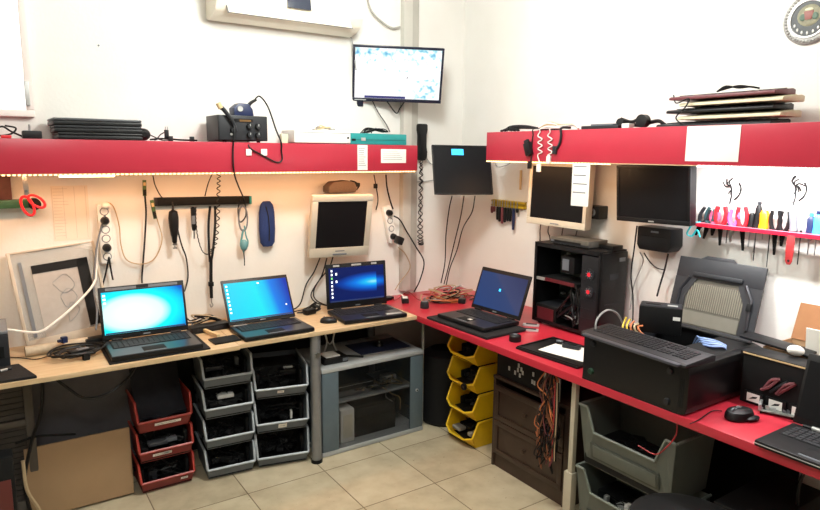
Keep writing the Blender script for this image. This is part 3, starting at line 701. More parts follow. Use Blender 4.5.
# magnetic tool bar
a, c = A(157, 202, .03), A(250, 200, .03)
t = thing('magnetic_tool_bar', 'long black magnetic tool bar on the wall under the long shelf', 'tool bar', ((a.x+c.x)/2, 0, (a.z+c.z)/2)); t.rotation_euler = (0, -math.atan2(c.z-a.z, c.x-a.x), 0)
W_ = (c.x-a.x)/2
MB().bb(-W_, W_, -.03, 0, -.022, .022, K2, .003).build('bar', t)
for s in (-1, 1): MB().bb(-.006, .006, -.032, 0, -.022, .022, TEAL if s > 0 else DG, .002).build('end_cap', t, loc=(s*(W_+.004), 0, 0))
# rotary tool
q = A(173, 208, .05)
t = thing('rotary_tool', 'black rotary engraving tool hanging from the magnetic bar', 'rotary tool', q)
MB().lathe([(.006, 0), (.008, -.01), (.022, -.02), (.026, -.05), (.024, -.1), (.018, -.14), (.014, -.155), (.012, -.18), (.008, -.185), (.0, -.186)][::-1], K, 16).cyl((0, 0, 0), (0, .01, .03), .004, K).build('body', t)
MB().lathe([(.013, -.195), (.013, -.187), (.004, -.186)], STEEL, 14).cyl((0, 0, -.19), (0, 0, -.21), .003, STEEL).cyl((0, 0, -.208), (0, 0, -.214), .011, STEEL).build('chuck', t)
q = A(193, 208, .05)
t = thing('screwdriver', 'black and grey precision driver hanging from the magnetic bar', 'screwdriver', q)
MB().lathe([(.0, -.125), (.009, -.12), (.013, -.1), (.013, 0), (.006, .006), (0, .006)], K, 12).build('handle', t)
MB().cyl((0, 0, -.04), (0, 0, -.085), .0136, MG, seg=12).build('grip', t)
MB().cyl((0, 0, -.12), (0, 0, -.165), .004, STEEL, seg=8).build('tip', t)
cable([A(173, 210, .03), A(181, 243, .03), A(186, 257, .02), A(188, 275, .02), A(186, 287, .03), A(184, 292, .04)], .004, K, 'black cord running down from the rotary tool')
# lanyard
b = MB()
P = [(210, 206), (208.5, 225), (209, 250), (210, 262)]
b.tube([A(*p, .035) for p in P], .0075, K, seg=4); b.tube([A(215, 206, .035), A(215, 225, .035), A(213, 250, .035), A(211, 262, .035)], .0075, K, seg=4)
b.tube([A(211, 260, .035), A(211, 280, .035), A(211.5, 298, .035)], .010, K2, seg=4)
q = A(211, 206, .035)
t = thing('lanyard', 'black fabric lanyard with small metal hook on the magnetic bar', 'lanyard', q); b.build('strap', t, loc=-q)
MB().tube([A(211.5, 298, .035), A(211.5, 302, .035), A(213, 305, .035), A(211, 307, .035), A(210, 304, .035)], .003, STEEL).build('hook', t, loc=-q)
MB().bb(-.013, .013, -.012, .01, -.012, .012, K2, .003).build('buckle', t, loc=A(211, 284, .035)-q)
# coiled cord hanging in a loop
b = MB(); pts = []
arc = catmull([A(219, 172, .06), A(218.5, 190, .07), A(218, 215, .08), A(216, 240, .08), A(210, 253, .08), A(203, 252, .08), A(198, 238, .08), A(196, 222, .07), A(196, 207, .05)], 26)
for i, p in enumerate(arc):
    a_ = i*.9; am = .009 if i < len(arc)*.5 else .001; pts.append(p + V((cos(a_)*am, sin(a_)*am, 0)))
b.tube(pts, .0028, K, seg=5, smooth=False)
tag(b.build('coiled_cord', loc=(0, 0, 0)), 'thin coiled black cord looping down in front of the magnetic bar', 'cable')
# teal hanging mouse/cable
t = thing('headset', 'teal and grey corded earpiece hanging at the right end of the magnetic bar', 'headset', A(243, 215, .05))
b = MB()
pts = [(.025*cos(a), 0, -.02+.07*sin(a)) for a in [2*pi*i/16 for i in range(17)]]
b.tube(pts, .005, MG, seg=6, n=2).build('ear_loop', t)
b = MB(); b.ell((0, 0, -.17), (.022, .018, .034), mat('grey_teal', '5a8a90', .5)); b.tube([(.0, 0, -.08), (-.01, 0, -.12), (-.018, .0, -.17), (.0, .005, -.21)], .005, mat('grey_teal2', '4f9096', .5)); b.tube([(.006, 0, -.06), (.014, 0, -.12), (.024, 0, -.15), (.02, 0, -.18)], .004, mat('grey_teal2', '', 0)); b.build('earpiece', t)
MB().tube([(0, .01, -.2), (.003, .01, -.25), (.006, .02, -.29)], .003, K).build('cord', t)
# blue pouch
q = A(267, 223.5, .03)
t = thing('pouch', 'navy blue zipped fabric pouch hanging on the wall', 'pouch', (q.x, q.y, q.z))
b = MB(); b.lathe([(.0, -.125), (.022, -.122), (.035, -.10), (.039, -.03), (.037, .06), (.030, .10), (.018, .118), (.0, .12)], NAVY, 18, mtx=Matrix.Diagonal((1.25, .6, 1.08, 1))); b.build('body', t)
MB().tube([(-.012, -.021, .10), (.0, -.024, .04), (.004, -.024, -.03), (.002, -.022, -.10)], .003, K2).build('zip', t)
MB().tube([(.03, -.005, .09), (.040, -.005, .06), (.041, -.005, .0), (.036, -.005, -.06)], .004, mat('dark_navy', '12213f', .8)).build('piping', t)
# brown pouch on top of silver monitor
q = A(342, 187, .11)
t = thing('camera_case', 'brown and grey soft camera case lying on top of the square monitor', 'case', (q.x+.01, -.085, 1.448))
b = MB(); b.prism([(-.105, 0), (.075, 0), (.088, .025), (.07, .062), (.02, .074), (-.07, .068), (-.105, .04)], (-.045, .045), BRN, bev=.012); b.build('body', t)
MB().bb(-.02, .02, -.01, .01, -.012, .012, K2, .005).build('clip', t, loc=(.098, -.01, .045))
MB().tube([(.06, 0, .07), (.09, -.01, .06), (.115, -.01, .04), (.10, 0, .012)], .005, K).build('strap', t)
# green PCB strips with cables
for (x_, y0, y1, s, lab) in ((144.5, 180, 196, -2, 'green circuit strip hanging just under the long shelf'), (153.5, 200, 219, 8, 'green circuit strip hanging lower, beside the magnetic bar')):
    q = A(x_, (y0+y1)/2, .04)
    t = thing('circuit_strip', lab, 'circuit board', q); t.rotation_euler = (0, RD(-s), 0); hh = abs(A(x_, y0, .04).z-A(x_, y1, .04).z)/2
    MB().bb(-.009, .009, -.002, .002, -hh, hh, GRN).build('board', t)
    MB().bb(-.007, .007, -.006, -.002, -hh*.9, -hh*.2, K2).bb(-.006, .006, -.005, -.002, hh*.3, hh*.7, TAN).build('connector', t)
cable([A(145, 196, .04), A(146, 215, .03), A(144, 250, .02), A(142, 275, .02), A(142, 283, .04)], .0045, K, 'straight black cord hanging from the upper green circuit strip')
cable([A(99, 232, .03), A(98, 212, .03), A(104, 203, .03), A(113, 206, .03), A(119, 225, .02), A(121, 245, .02), A(127, 260, .02), A(142, 264, .02), A(155, 258, .02), A(162, 240, .02), A(158, 222, .02), A(155, 214, .03)], .003, WIRE_T, 'thin beige cord looping round the left power strip and across the wall')
cable([A(99, 232, .03), A(97, 250, .03), A(96, 270, .05), A(93, 285, .10), A(75, 305, .16), A(55, 322, .2), A(38, 332, .22), A(10, 330, .24), A(-20, 326, .24)], .006, WIRE_W, 'thick white cable sweeping across the leaning frame to the left edge')
cable([A(105, 215, .06), A(101, 228, .05), A(97, 245, .05), A(95, 265, .07), A(94, 290, .10), A(97, 310, .2), A(96, 330, .24)], .0045, MG, 'grey cord dropping from the left power strip to the leftmost laptop')
cable([A(109, 257, .05), A(106, 272, .03), A(103, 285, .03), A(104, 292, .03)], .004, K, 'black cord leaving the bottom of the left power strip, left of two')
cable([A(109, 257, .05), A(111, 270, .03), A(113, 280, .03)], .004, K, 'black cord leaving the bottom of the left power strip, right of two')
cable([A(153, 176, .1), A(155, 185, .05), A(160, 195, .034), A(164, 199, .034)], .003, K, 'short black cord rising from the left end of the magnetic bar')
cable([A(212, 174, .2), A(208, 184, .1), A(205, 196, .034)], .003, K, 'short black cord above the middle of the magnetic bar')
# cables around the right power strip
cable([A(386, 175, .1), A(387, 187, .05), A(390, 200, .05), A(393, 209, .05)], .005, K, 'black plug cord rising from the right power strip to the shelf')
cable([A(374, 175, .1), A(376, 186, .05), A(378, 200, .03), A(376, 210, .02)], .0035, K, 'thin black cord with inline switch hanging left of the right power strip', plugs=[A(375.5, 186, .05)])
cable([A(394, 216, .06), A(400, 220, .06), A(407, 232, .07), A(416, 247, .08), A(424, 262, .09), A(420, 280, .10), A(414, 292, .12)], .0045, K, 'black cord sweeping from the right power strip to the red counter')
cable([A(398, 247, .06), A(406, 255, .05), A(410, 268, .06), A(400, 282, .08), A(395, 290, .1)], .003, WIRE_T, 'thin beige cord below the right power strip')
cable([A(320, 258, .05), A(314, 272, .04), A(306, 285, .05), (A(300, 300, .1).x, -.10, .80), (A(290, 305, .1).x, -.09, .765), (A(272, 305, .1).x, -.09, .757)], .004, K, 'black cord from the square monitor curving left to the table')
cable([A(327, 258, .05), A(322, 275, .04), A(314, 290, .05), A(316, 300, .07), (A(330, 303, .1).x, -.10, .757)], .004, K, 'black cord hanging straight below the square monitor')
cable([A(333, 257, .05), A(329, 268, .04), A(318, 282, .05), A(311, 295, .07), A(317, 303, .08), (A(332, 300, .1).x, -.08, .757)], .004, K, 'black cord swinging under the right half of the square monitor')
# wall phone handset
q = A(422.5, 141, .05)
t = thing('intercom_handset', 'black intercom handset hanging on the wall beside the corner panel', 'phone', (q.x, 0, q.z)); 
b = MB(); b.bb(-.024, .024, -.02, 0, -.09, .09, K2, .006); b.build('cradle', t)
b = MB(); pr = [(-.021, .11), (-.026, .10), (-.026, .07), (-.021, .04), (-.021, -.04), (-.026, -.07), (-.024, -.105), (-.014, -.125), (.014, -.125), (.024, -.105), (.026, -.07), (.021, -.04), (.021, .04), (.026, .07), (.026, .10), (.021, .11)]
b.prism([(x*1.35, z) for x, z in pr], (-.06, -.02), K, bev=.008); b.build('handset', t)
MB().bb(-.003, .003, -.0565, -.055, -.01, .045, MG).build('label', t)
b = MB(); pts = []
arc = catmull([A(421, 160, .04), A(420.5, 180, .05), A(420, 205, .05), A(419, 230, .05), A(419.5, 243, .05), A(422, 244, .05), A(421.5, 236, .045), A(421, 215, .04), A(421.5, 185, .03), A(421.5, 160, .03)], 22)
for i, p in enumerate(arc): a_ = i*1.05; pts.append(p + V((cos(a_)*.010, sin(a_)*.010, 0)))
b.tube(pts, .0032, K, seg=5, smooth=False).build('coiled_cord', t, loc=-t.location)
cable([A(417, 182, .01), A(428, 181, .01), A(440, 179, .02)], .003, WIRE_G, 'thin grey cord stapled across the wall behind the coiled phone cord')
cable([A(426, 157, .03), A(430, 163, .02), A(434, 165, .03)], .003, WIRE_G, 'short grey cord between the handset and the corner panel')
# cables under the corner panel
for i, (pts, lab) in enumerate((([(452, 196), (449, 210), (446, 235), (445, 262), (441, 283)], 'left of three black cords hanging below the corner panel'),
    ([(464, 196), (461, 215), (455, 240), (449, 265), (444, 284)], 'middle of three black cords hanging below the corner panel'),
    ([(475, 196), (472, 212), (463, 228), (457, 250), (450, 268), (446, 286)], 'right of three black cords hanging below the corner panel'))):
    P = [A(x_, y_, .40-.07*k) for k, (x_, y_) in enumerate(pts)]
    cable(P, .004, K, lab, group='cords below the corner panel')

# ------------------------------------------------------------------ on the beech table
def onA(px, py, dz=0): return Z(px, py, TZ+dz)
def mouse(label, p, rz, s=1, m=K, wheel=MG, group=None):
    t = thing('computer_mouse', label, 'mouse', (p.x, p.y, TZ if p.z < TZ+.0005 else p.z), rz, group)
    b = MB(); b.lathe([(.0, .036), (.012, .035), (.022, .03), (.029, .019), (.031, .006), (.029, .0005), (.0, .0005)][::-1], m, 18, mtx=Matrix.Diagonal((s, s*1.65, s*.95, 1))); b.build('body', t)
    MB().cyl((-.003*s, .024*s, .029*s), (.003*s, .024*s, .029*s), .008*s, wheel, seg=12).build('scroll_wheel', t)
    MB().tube([(0, .045*s, .022*s), (0, .03*s, .0305*s), (0, .005*s, .0352*s)], .0006, KG, seg=4).build('button_seam', t)
    return t
mouse('small black mouse between the two right laptops on the beech table', onA(328.5, 322.5), RD(60), .95)
# adapter tangle at the left
q = onA(82, 355)
t = thing('power_adapter', 'black laptop charger in a tangle of black cord at the table front', 'adapter', q, RD(15))
MB().bb(-.055, .055, -.025, .025, .0, .03, K, .006).bb(-.02, .03, -.015, .015, .0298, .0304, MG).build('body', t)
b = MB()
for i in range(6):
    R0 = .05+.012*i; pts = [((R0*1.15)*cos(a)+random.uniform(-.006, .006)-.02, R0*.8*sin(a)+random.uniform(-.006, .006), .006+.012*abs(sin(a*1.5+i))+.004*i) for a in [2*pi*k/10+i for k in range(11)]]
    b.tube(pts, .0038, K)
b.tube([(.09, .04, .01), (.12, .06, .02), (.13, .10, .01), (.1, .14, .005)], .0038, K)
b.build('cord', t)
MB().bb(-.014, .014, -.012, .012, 0, .028, K2, .004).build('plug', t, loc=(-.015, -.085, 0))
cable([onA(8, 357, .005), onA(22, 358, .005), onA(38, 359, .005), onA(55, 353, .006), onA(66, 350, .01)], .0025, K, 'thin black wire lying across the left end of the beech table')
# black case/pouch at left edge
q = onA(6, 372)
t = thing('tablet_cover', 'black flat folder with a pen lying at the left front corner of the table', 'folder', (q.x-.05, -.43, TZ))
MB().prism([(-.2, -.1), (.155, -.115), (.10, .10), (-.2, .10)], (0, .012), KF, mtx=Matrix(((1, 0, 0, 0), (0, 0, 1, 0), (0, 1, 0, 0), (0, 0, 0, 1))), bev=.003).build('cover', t)
MB().cyl((.0, .0, .017), (.07, .03, .017), .005, DG, seg=10).cyl((.03, .013, .017), (.055, .0235, .017), .0053, SIL, seg=10).build('pen', t)
# wrapped roll lying behind (base of frame)
q = onA(45, 349)
t = tag(MB().tube([(-.11, 0, .026), (.15, .012, .026)], .024, mat('pale_wrap', 'b8a890', .6, var=.4, scale=30), seg=14, smooth=False).build('wrapped_roll', loc=(-2.56, -.205, TZ), rot=(0, 0, RD(2))), 'pale wrapped roll lying at the foot of the leaning frame', 'roll')
tag(MB().bb(-.05, .05, -.03, .03, 0, .045, K, .006).bb(-.05, .05, -.031, -.029, .01, .03, DG).build('black_box', loc=(-2.375, -.19, TZ), rot=(0, 0, RD(10))), 'small black device behind the charger tangle at the foot of the frame', 'device')
tag(MB().bb(-.012, .012, -.012, .012, 0, .03, BLUE, .003).bb(-.03, -.012, -.006, .006, .008, .02, BLUE, .002).build('blue_plug', loc=(onA(66, 338).x-.03, -.235, TZ+.05), rot=(0, 0, .4)), 'small blue connector on the wrapped roll by the frame', 'plug')
# between laptop 1 and 2
q = onA(226, 341)
tag(MB().bb(-.07, .065, -.05, .05, .0, .009, KG, .003).bb(-.066, .061, -.046, .046, .0088, .0095, K2).build('smartphone', loc=(q.x, q.y+.01, TZ), rot=(0, 0, RD(3))), 'black phone lying between the two left laptops on the beech table', 'phone')
q = onA(210, 336)
tag(MB().bb(-.008, .008, -.09, .09, 0, .014, TAN, .003).build('wooden_stick', loc=(q.x+.004, q.y+.02, TZ+.0085), rot=(0, 0, RD(12))), 'short beige stick lying at the right of the leftmost laptop', 'stick')
q = onA(205, 322)
tag(MB().bb(-.11, .10, -.035, .035, 0, .035, K, .006).bb(-.08, .06, -.036, -.034, .012, .024, DG).build('docking_bar', loc=(-1.83, -.20, TZ), rot=(0, 0, RD(6))), 'flat black dock bar on the table between the two left laptops', 'dock')
b = MB()
for i in range(9):
    y0 = random.uniform(-.06, -.16); z0 = random.uniform(.006, .03)
    b.tube([(-1.98+.02*i, y0, TZ+z0+.03), (-1.90, y0-.02*random.random(), TZ+z0+.06*random.random()), (-1.80, y0+.03*random.random(), TZ+z0+.03), (-1.74, y0-.03*random.random(), TZ+z0)], .004, [K, K, WIRE_T][i % 3])
tag(b.build('cable_bundle'), 'bundle of black cables along the wall between the two left laptops', 'cables')
b = MB()
for i in range(8):
    y0 = random.uniform(-.05, -.12)
    b.tube([(-1.31+.01*i, y0-.02, TZ+.006), (-1.25, y0-.03, TZ+.012), (-1.2, y0, TZ+.03*random.random()+.005), (-1.15, y0-.01, TZ+.05*random.random()+.006), (-1.19, y0-.03, TZ+.006)], .004, K)
tag(b.build('cable_bundle'), 'knot of black cables behind the right laptop on the beech table', 'cables')
tag(MB().bb(-.035, .035, -.02, .02, 0, .03, K, .005).build('power_brick', loc=(-1.24, -.17, TZ), rot=(0, 0, .3)), 'black power brick beside the left edge of the right-hand beech table laptop', 'adapter')
tag(MB().bb(-.05, .05, -.025, .025, 0, .022, K, .005).build('power_brick', loc=(-.675, -.10, TZ), rot=(0, 0, .1)), 'black flat brick behind the right beech table laptop near the ducts', 'adapter')

# ------------------------------------------------------------------ on the red counter
q = onA(405, 302)
t = thing('power_adapter', 'black charger with white label at the corner end of the red counter', 'adapter', (q.x, q.y, TZ), RD(60))
MB().bb(-.05, .05, -.022, .022, 0, .03, K, .006).build('body', t); MB().bb(-.03, .03, -.016, .016, .0296, .0306, WH).build('label', t)
MB().tube([(.05, 0, .015), (.09, .02, .03), (.12, .05, .02)], .004, WIRE_W).build('cord', t)
q = onA(424.5, 308)
t = thing('speaker', 'small dark cylinder device standing near the corner of the red counter', 'device', (q.x, q.y, TZ))
MB().lathe([(.0, 0), (.026, .0), (.027, .004), (.026, .034), (.022, .040), (.0, .041)], DG, 20).build('body', t)
MB().lathe([(.0, .0405), (.017, .0408), (.018, .043), (.0, .044)], MG, 20).build('cap', t)
# cable nest
b = MB()
cx_, cy_ = onA(447, 300).x, onA(447, 300).y
mm = [WIRE_O, WIRE_T, K, WIRE_R, WIRE_T, K, WIRE_G, WIRE_O]
for i in range(20):
    rx_, ry_ = random.uniform(.06, .17), random.uniform(.04, .10); ox_, oy_ = random.uniform(-.07, .07), random.uniform(-.03, .03); ph = random.uniform(0, 6); tl = random.uniform(.1, .6)
    pts = [(cx_+ox_+rx_*cos(a+ph), cy_+oy_+ry_*sin(a+ph), TZ+.006+.02*(i % 5)*abs(sin(a*.5+ph))) for a in [2*pi*k/9*.85 for k in range(10)]]
    pts = [(min(x, -.01), min(y, -.012), z) for x, y, z in pts]
    b.tube(pts, .0035, mm[i % 8])
tag(b.build('cable_nest'), 'nest of orange, beige and black cables in the corner of the red counter', 'cables')
tag(MB().bb(-.03, .03, -.022, .022, 0, .03, K, .005).build('power_brick', loc=(onA(462, 303).x, onA(462, 303).y, TZ+.001), rot=(0, 0, .8)), 'black power brick in the cable nest beside the dim blue laptop', 'adapter')
cable([onA(440, 296, .01), onA(420, 300, .005), onA(408, 292, .01), onA(396, 300, .006), onA(390, 297, .01)], .003, WIRE_R, 'thin dark red cable lying between the charger and the cable nest')
b = MB()
for dx in (0, .05): b.bb(-.045+dx*0, .045, -.018-dx*.9, .018-dx*.9, 0, .012, WH, .003); b.bb(-.02, .02, -.012-dx*.9, .012-dx*.9, .0119, .0125, K2)
q = onA(531, 326)
for k, (px_, py_) in enumerate(((531, 326), (530, 331))):
    q = onA(px_, py_)
    tag(MB().bb(-.045, .045, -.016, .016, 0, .012, SIL, .003).bb(-.028, .032, -.013, .013, .0119, .0125, DG).build('usb_stick', loc=(q.x, q.y, TZ), rot=(0, 0, RD(-50))),
        ['white stick with dark label on the counter, the one nearer the wall', 'white stick with dark label on the counter, the one nearer the front edge'][k], 'usb stick', 'white sticks beside the open laptop')
q = onA(515, 341)
t = thing('dongle', 'small round black puck beside the black tray on the red counter', 'device', (q.x, q.y, TZ))
MB().lathe([(.0, 0), (.030, .0), (.031, .006), (.030, .028), (.024, .034), (.0, .034)], K, 22).build('body', t); MB().lathe([(.0, .0335), (.012, .034), (.012, .0365), (0, .037)], MG, 16).build('button', t)
# black tray with paper: laptop lid lying with white sheet and parts
q = onA(556, 352)
t = thing('laptop_shell', 'black laptop shell lying flat with a white sheet on the red counter', 'laptop part', (-.535, -1.50, TZ), RD(-86))
MB().bb(-.20, .17, -.13, .15, .0, .012, K, .005).bb(-.195, .165, -.125, -.115, .011, .017, K, .002).bb(-.195, .165, .135, .145, .011, .017, K, .002).bb(-.195, -.185, -.12, .14, .011, .017, K, .002).build('shell', t)
tag(MB().bb(-.11, .13, -.085, .10, 0, .001, PAP).build('paper_sheet', loc=(-.52, -1.50, TZ+.0125), rot=(0, 0, RD(-80))), 'white sheet of paper on the black laptop shell', 'paper')
tag(MB().bb(-.022, .022, -.014, .014, 0, .014, K, .003).bb(-.02, -.006, -.015, .015, .013, .018, MG).build('connector', loc=(onA(560, 346).x, onA(560, 346).y, TZ+.014), rot=(0, 0, .5)), 'small black connector on the white sheet, nearer the cable nest', 'connector')
tag(MB().bb(-.045, .04, -.02, .02, 0, .018, DG, .004).bb(-.02, .02, -.01, .01, .0175, .022, K2).build('hard_drive_caddy', loc=(onA(572, 351).x, onA(572, 351).y, TZ+.014), rot=(0, 0, -1.2)), 'dark grey adapter on the white sheet beside the lying computer case', 'adapter')
# --- open upright computer case
yl, yr = B(532, 318, .24).y, B(596, 330, .24).y
H_ = 1.196-.75+.012
t = thing('computer_case', 'open black tower computer case with red lights standing on the red counter', 'computer', (-.135, (yl+yr)/2, TZ), RB)
w2 = (yl-yr)/2; D0, D1 = -.105, .10      # local x = along the wall, local y depth
ft = w2-.115                             # where the drive cage starts
b = MB()
b.bb(-w2, w2, D0, D1, H_-.006, H_, K).bb(-w2, w2, D0, D1, .012, .018, K).bb(-w2, w2, D1-.004, D1, .018, H_-.006, K)
b.bb(-w2, -w2+.006, D0, D1, .018, H_-.006, K).bb(w2-.012, w2, D0, D1, .018, H_-.006, K, .002)
b.bb(-w2, -w2+.018, D0, D0+.004, .018, H_-.006, K).bb(-w2, w2, D0, D0+.004, H_-.022, H_-.006, K).bb(-w2, w2, D0, D0+.004, .018, .03, K)
b.build('chassis', t)
b = MB(); b.bb(ft, w2-.012, D0+.002, D1-.02, .03, H_-.03, mat('cage_black', '1b1b1e', .35))
for k in range(7): b.bb(ft+.004, w2-.018, D0, D0+.003, .05+k*.05, .053+k*.05, DG)
b.build('drive_cage', t)
for k, zz in enumerate((.335, .245)):
    o = MB().cyl((0, 0, 0), (0, -.006, 0), .03, DG, seg=24).cyl((0, -.006, 0), (0, -.008, 0), .011, mat('red_led_part', 'd02030', .4, emit='ff2030', estr=.25), seg=14)
    for a in range(4): o.box((0, -.0065, 0), (.042, .002, .003), MG, mtx=Matrix.Rotation(a*pi/4+.3, 4, 'Y'))
    o.build('drive_clip', t, loc=((ft+w2)/2-.002, D0-.0005, zz), rot=(0, 0, 0))
b = MB(); b.bb(-w2+.02, ft-.01, D1-.016, D1-.010, .13, H_-.05, mat('motherboard', '24322c', .5, var=.8, scale=120))
for k in range(26):
    x_, z_ = random.uniform(-w2+.03, ft-.03), random.uniform(.14, H_-.07); s_ = random.uniform(.008, .022)
    b.bb(x_, x_+s_, D1-.016-random.uniform(.005, .025), D1-.016, z_, z_+random.uniform(.006, .02), random.choice([K2, DG, MG, SIL]))
b.build('motherboard', t)
b = MB(); b.bb(-.055, .035, D0+.03, D1-.016, .31, .40, K2, .003).bb(-.045, .0, D0+.028, D0+.032, .325, .385, MG); b.build('cooler', t)
b = MB(); b.bb(-w2+.012, ft-.05, D0+.02, D1-.02, .245, .262, K2, .002).bb(-w2+.012, -w2+.07, D0+.01, D0+.022, .247, .262, SIL).bb(-w2+.07, ft-.06, D0+.018, D0+.022, .246, .265, mat('dark_red_plastic', '5c2026', .4)); b.build('graphics_card', t)
b = MB(); b.bb(-w2+.012, -w2+.165, D0+.012, D1-.01, .018, .108, K2, .003).bb(-w2+.03, -w2+.15, D0+.009, D0+.013, .025, .095, mat('dark_red_plastic', '', 0)).bb(-w2+.012, -w2+.165, D0+.02, D1-.01, .1075, .110, DG); b.build('power_supply', t)
b = MB()
for k in range(14):
    m_ = [K, K, DG, WIRE_G, K, K2][k % 6]
    b.tube([(-w2+.16, random.uniform(D0+.01, D1-.05), random.uniform(.05, .1)), (ft-.06, D0+random.uniform(-.0, .05), random.uniform(.03, .22)), (ft-.03, D0+random.uniform(-.01, .03), random.uniform(.03, .25)), (ft-random.uniform(0, .08), D0+random.uniform(.0, .05), random.uniform(.1, .25)), (-.02, D1-.04, random.uniform(.15, .3))], .004, m_)
b.build('wiring', t)
b = MB(); b.bb(0, .012, -.10, .096, .0, H_-.02, KG, .004).bb(.012, .014, .03, .075, H_-.07, H_-.05, mat('grey_sticker', '707478', .4)).bb(.012, .0135, -.07, .07, .17, .175, DG).bb(.012, .0135, -.04, .03, H_-.16, H_-.13, DG); b.build('front_panel', t, loc=(w2, 0, .012))
for x_ in (-w2+.04, w2-.04):
    for y_ in (-.08, .08): MB().cyl((0, 0, 0), (0, 0, .012), .012, K2, seg=12).build('foot', t, loc=(x_, y_, 0))
# things on top of the case
q = B(550, 242, .2)
t = thing('disc_drive', 'flat silver and black disc drive lying on the open tower case', 'disc drive', (-.15, B(575, 245, .2).y+.02, TZ+H_), RB)
MB().bb(-.13, .13, -.075, .075, .006, .040, mat('drive_metal', '5c5953', .45, .3, var=.4), .003).bb(-.13, .13, -.0765, -.074, .008, .018, DG).build('body', t)
MB().bb(-.10, .08, -.078, -.074, .017, .026, K2).bb(-.128, -.108, -.0775, -.073, .017, .026, MG).build('front', t)
MB().bb(-.12, .12, -.065, .065, 0, .006, K2).build('foot', t)
tag(MB().bb(-.075, .075, -.04, .04, 0, .022, K, .003).build('black_box', loc=(-.10, B(612, 243, .08).y+.02, TZ+H_), rot=(0, 0, RB)), 'flat black box on the open tower case, right of the disc drive', 'box')
tag(MB().bb(-.0006, .0006, -.025, .025, 0, .13, PAP).build('paper_slip', loc=(-.21, -.95, TZ+.12), rot=(0, .15, RD(-30))), 'white paper slip between the dim blue laptop and the open tower', 'paper')

# --- lying computer case
cy0, cy1 = -1.763, -2.246
t = thing('computer_case', 'big black computer case lying on its side at the counter edge', 'computer', (-.47, (cy0+cy1)/2, TZ), RB)
hw = (cy0-cy1)/2; hd = .25; CH = .19
b = MB(); b.bb(-hw, hw-.035, -hd, -hd+.006, .008, CH-.008, K, .002).bb(-hw, hw-.035, hd-.006, hd, .008, CH-.008, K).bb(-hw, hw-.035, -hd, hd, .0, .008, K)
b.bb(-hw, -hw+.005, -hd+.006, hd-.006, .008, CH-.008, DG)
b.bb(-hw, hw-.035, -hd, -hd+.022, CH-.008, CH, K, .002).bb(-hw, hw-.035, hd-.022, hd, CH-.008, CH, K, .002).bb(-hw, -hw+.02, -hd+.02, hd-.02, CH-.008, CH, K).bb(hw-.17, hw-.035, -hd+.02, hd-.02, CH-.012, CH-.004, K2)
b.build('chassis', t)
b = MB(); b.prism([(hw-.035, 0), (hw-.006, .008), (hw, .03), (hw, CH-.03), (hw-.006, CH-.008), (hw-.035, CH)], (-hd, hd), KG, bev=.003); b.build('front_panel', t)
MB().bb(hw-.031, hw-.024, -hd-.0015, -hd+.001, .03, .14, K2).bb(hw-.020, hw-.016, -hd-.0015, -hd+.001, .03, .14, K2).build('vent', t)
b = MB()
for k in range(3): b.cyl((hw-.0005, hd-.09, .075+k*.035), (hw+.002, hd-.09, .075+k*.035), .006, [SIL, SIL, MG][k], seg=10)
b.bb(hw-.001, hw+.0015, hd-.094, hd-.086, .05, .058, MG); b.build('front_ports', t)
for x_, z_, m_ in ((-hw+.05, .165, DG), (hw-.075, .155, DG), (hw-.08, .035, DG), (-hw+.045, .045, mat('green_foot', '1f3a2c', .4))):
    MB().cyl((0, .0, 0), (0, -.010, 0), .014, m_, seg=16, r1=.011).build('foot', t, loc=(x_, -hd, z_))
b = MB(); b.bb(-hw+.02, hw-.18, -hd+.03, hd-.03, .012, .02, mat('motherboard', '', 0)).bb(-hw+.05, -hw+.2, .04, .2, .02, .10, K2, .003)
b.bb(0, .08, -.1, .0, .02, .10, DG, .003); b.build('motherboard', t)
b = MB()
for k in range(12):
    b.tube([(-.05+.006*k, .20-.01*k, .05), (.0+.008*k, .17-.01*k, CH-.02), (.05+.01*k, .12-.008*k, CH+.004), (.12+.006*k, .13-.006*k, CH+.004), (.19, .14-.006*k, CH-.02)], .0032, [mat('pale_blue_wire', '7f9ac8', .5), mat('pale_blue_wire', '', 0), BLUE][k % 3])
tagpart(b.build('cable_ribbon', t), 'pale blue cable ribbon')
# keyboards
def keyboard(label, loc, rz, rot=None, m=K, km=KEY, w=.45, d=.16, group=None, arms=False, rest=DG):
    t = thing('computer_keyboard', label, 'keyboard', loc, rz, group, rot)
    b = MB(); pr = [(-d/2, 0), (d/2, 0), (d/2, .022), (d/2-.02, .026), (-d/2+.01, .014), (-d/2, .010)]
    b.prism(pr, (-w/2, w/2), m, mtx=Matrix(((0, 1, 0, 0), (1, 0, 0, 0), (0, 0, 1, 0), (0, 0, 0, 1))), bev=.003); b.build('body', t)
    k = MB(); sl = math.atan2(.012, d-.03)
    key_rows(k, w*.62, d*.62, km, 0, rows=6, cols=15, h=.007)
    for c in range(3): 
        for r in range(6): 
            if r != 2: k.box((w*.31+.012+c*.019+.004, -d*.31+d*.62/6*(r+.5), .0035), (.015, .014, .007), km)
    for c in range(4):
        for r in range(5): k.box((w*.31+.080+c*.0155, -d*.31+d*.62/6*(r+.5), .0035), (.013, .014, .007), km)
    k.build('keys', t, loc=(-w*.14, .010, .0175), rot=(sl, 0, 0))
    return t
tk = keyboard('black keyboard lying on the big lying computer case', (-.655, -2.005, TZ+CH+.002), RB+RD(-3), w=.50, d=.175, m=mat('worn_dark_plastic', '222327', .45), km=mat('keycap_worn', '1a1b1f', .5))
MB().bb(-.23, .23, -.105, -.078, .001, .012, mat('palm_rest_grey', '3c3d44', .4), .004).build('palm_rest', tk)
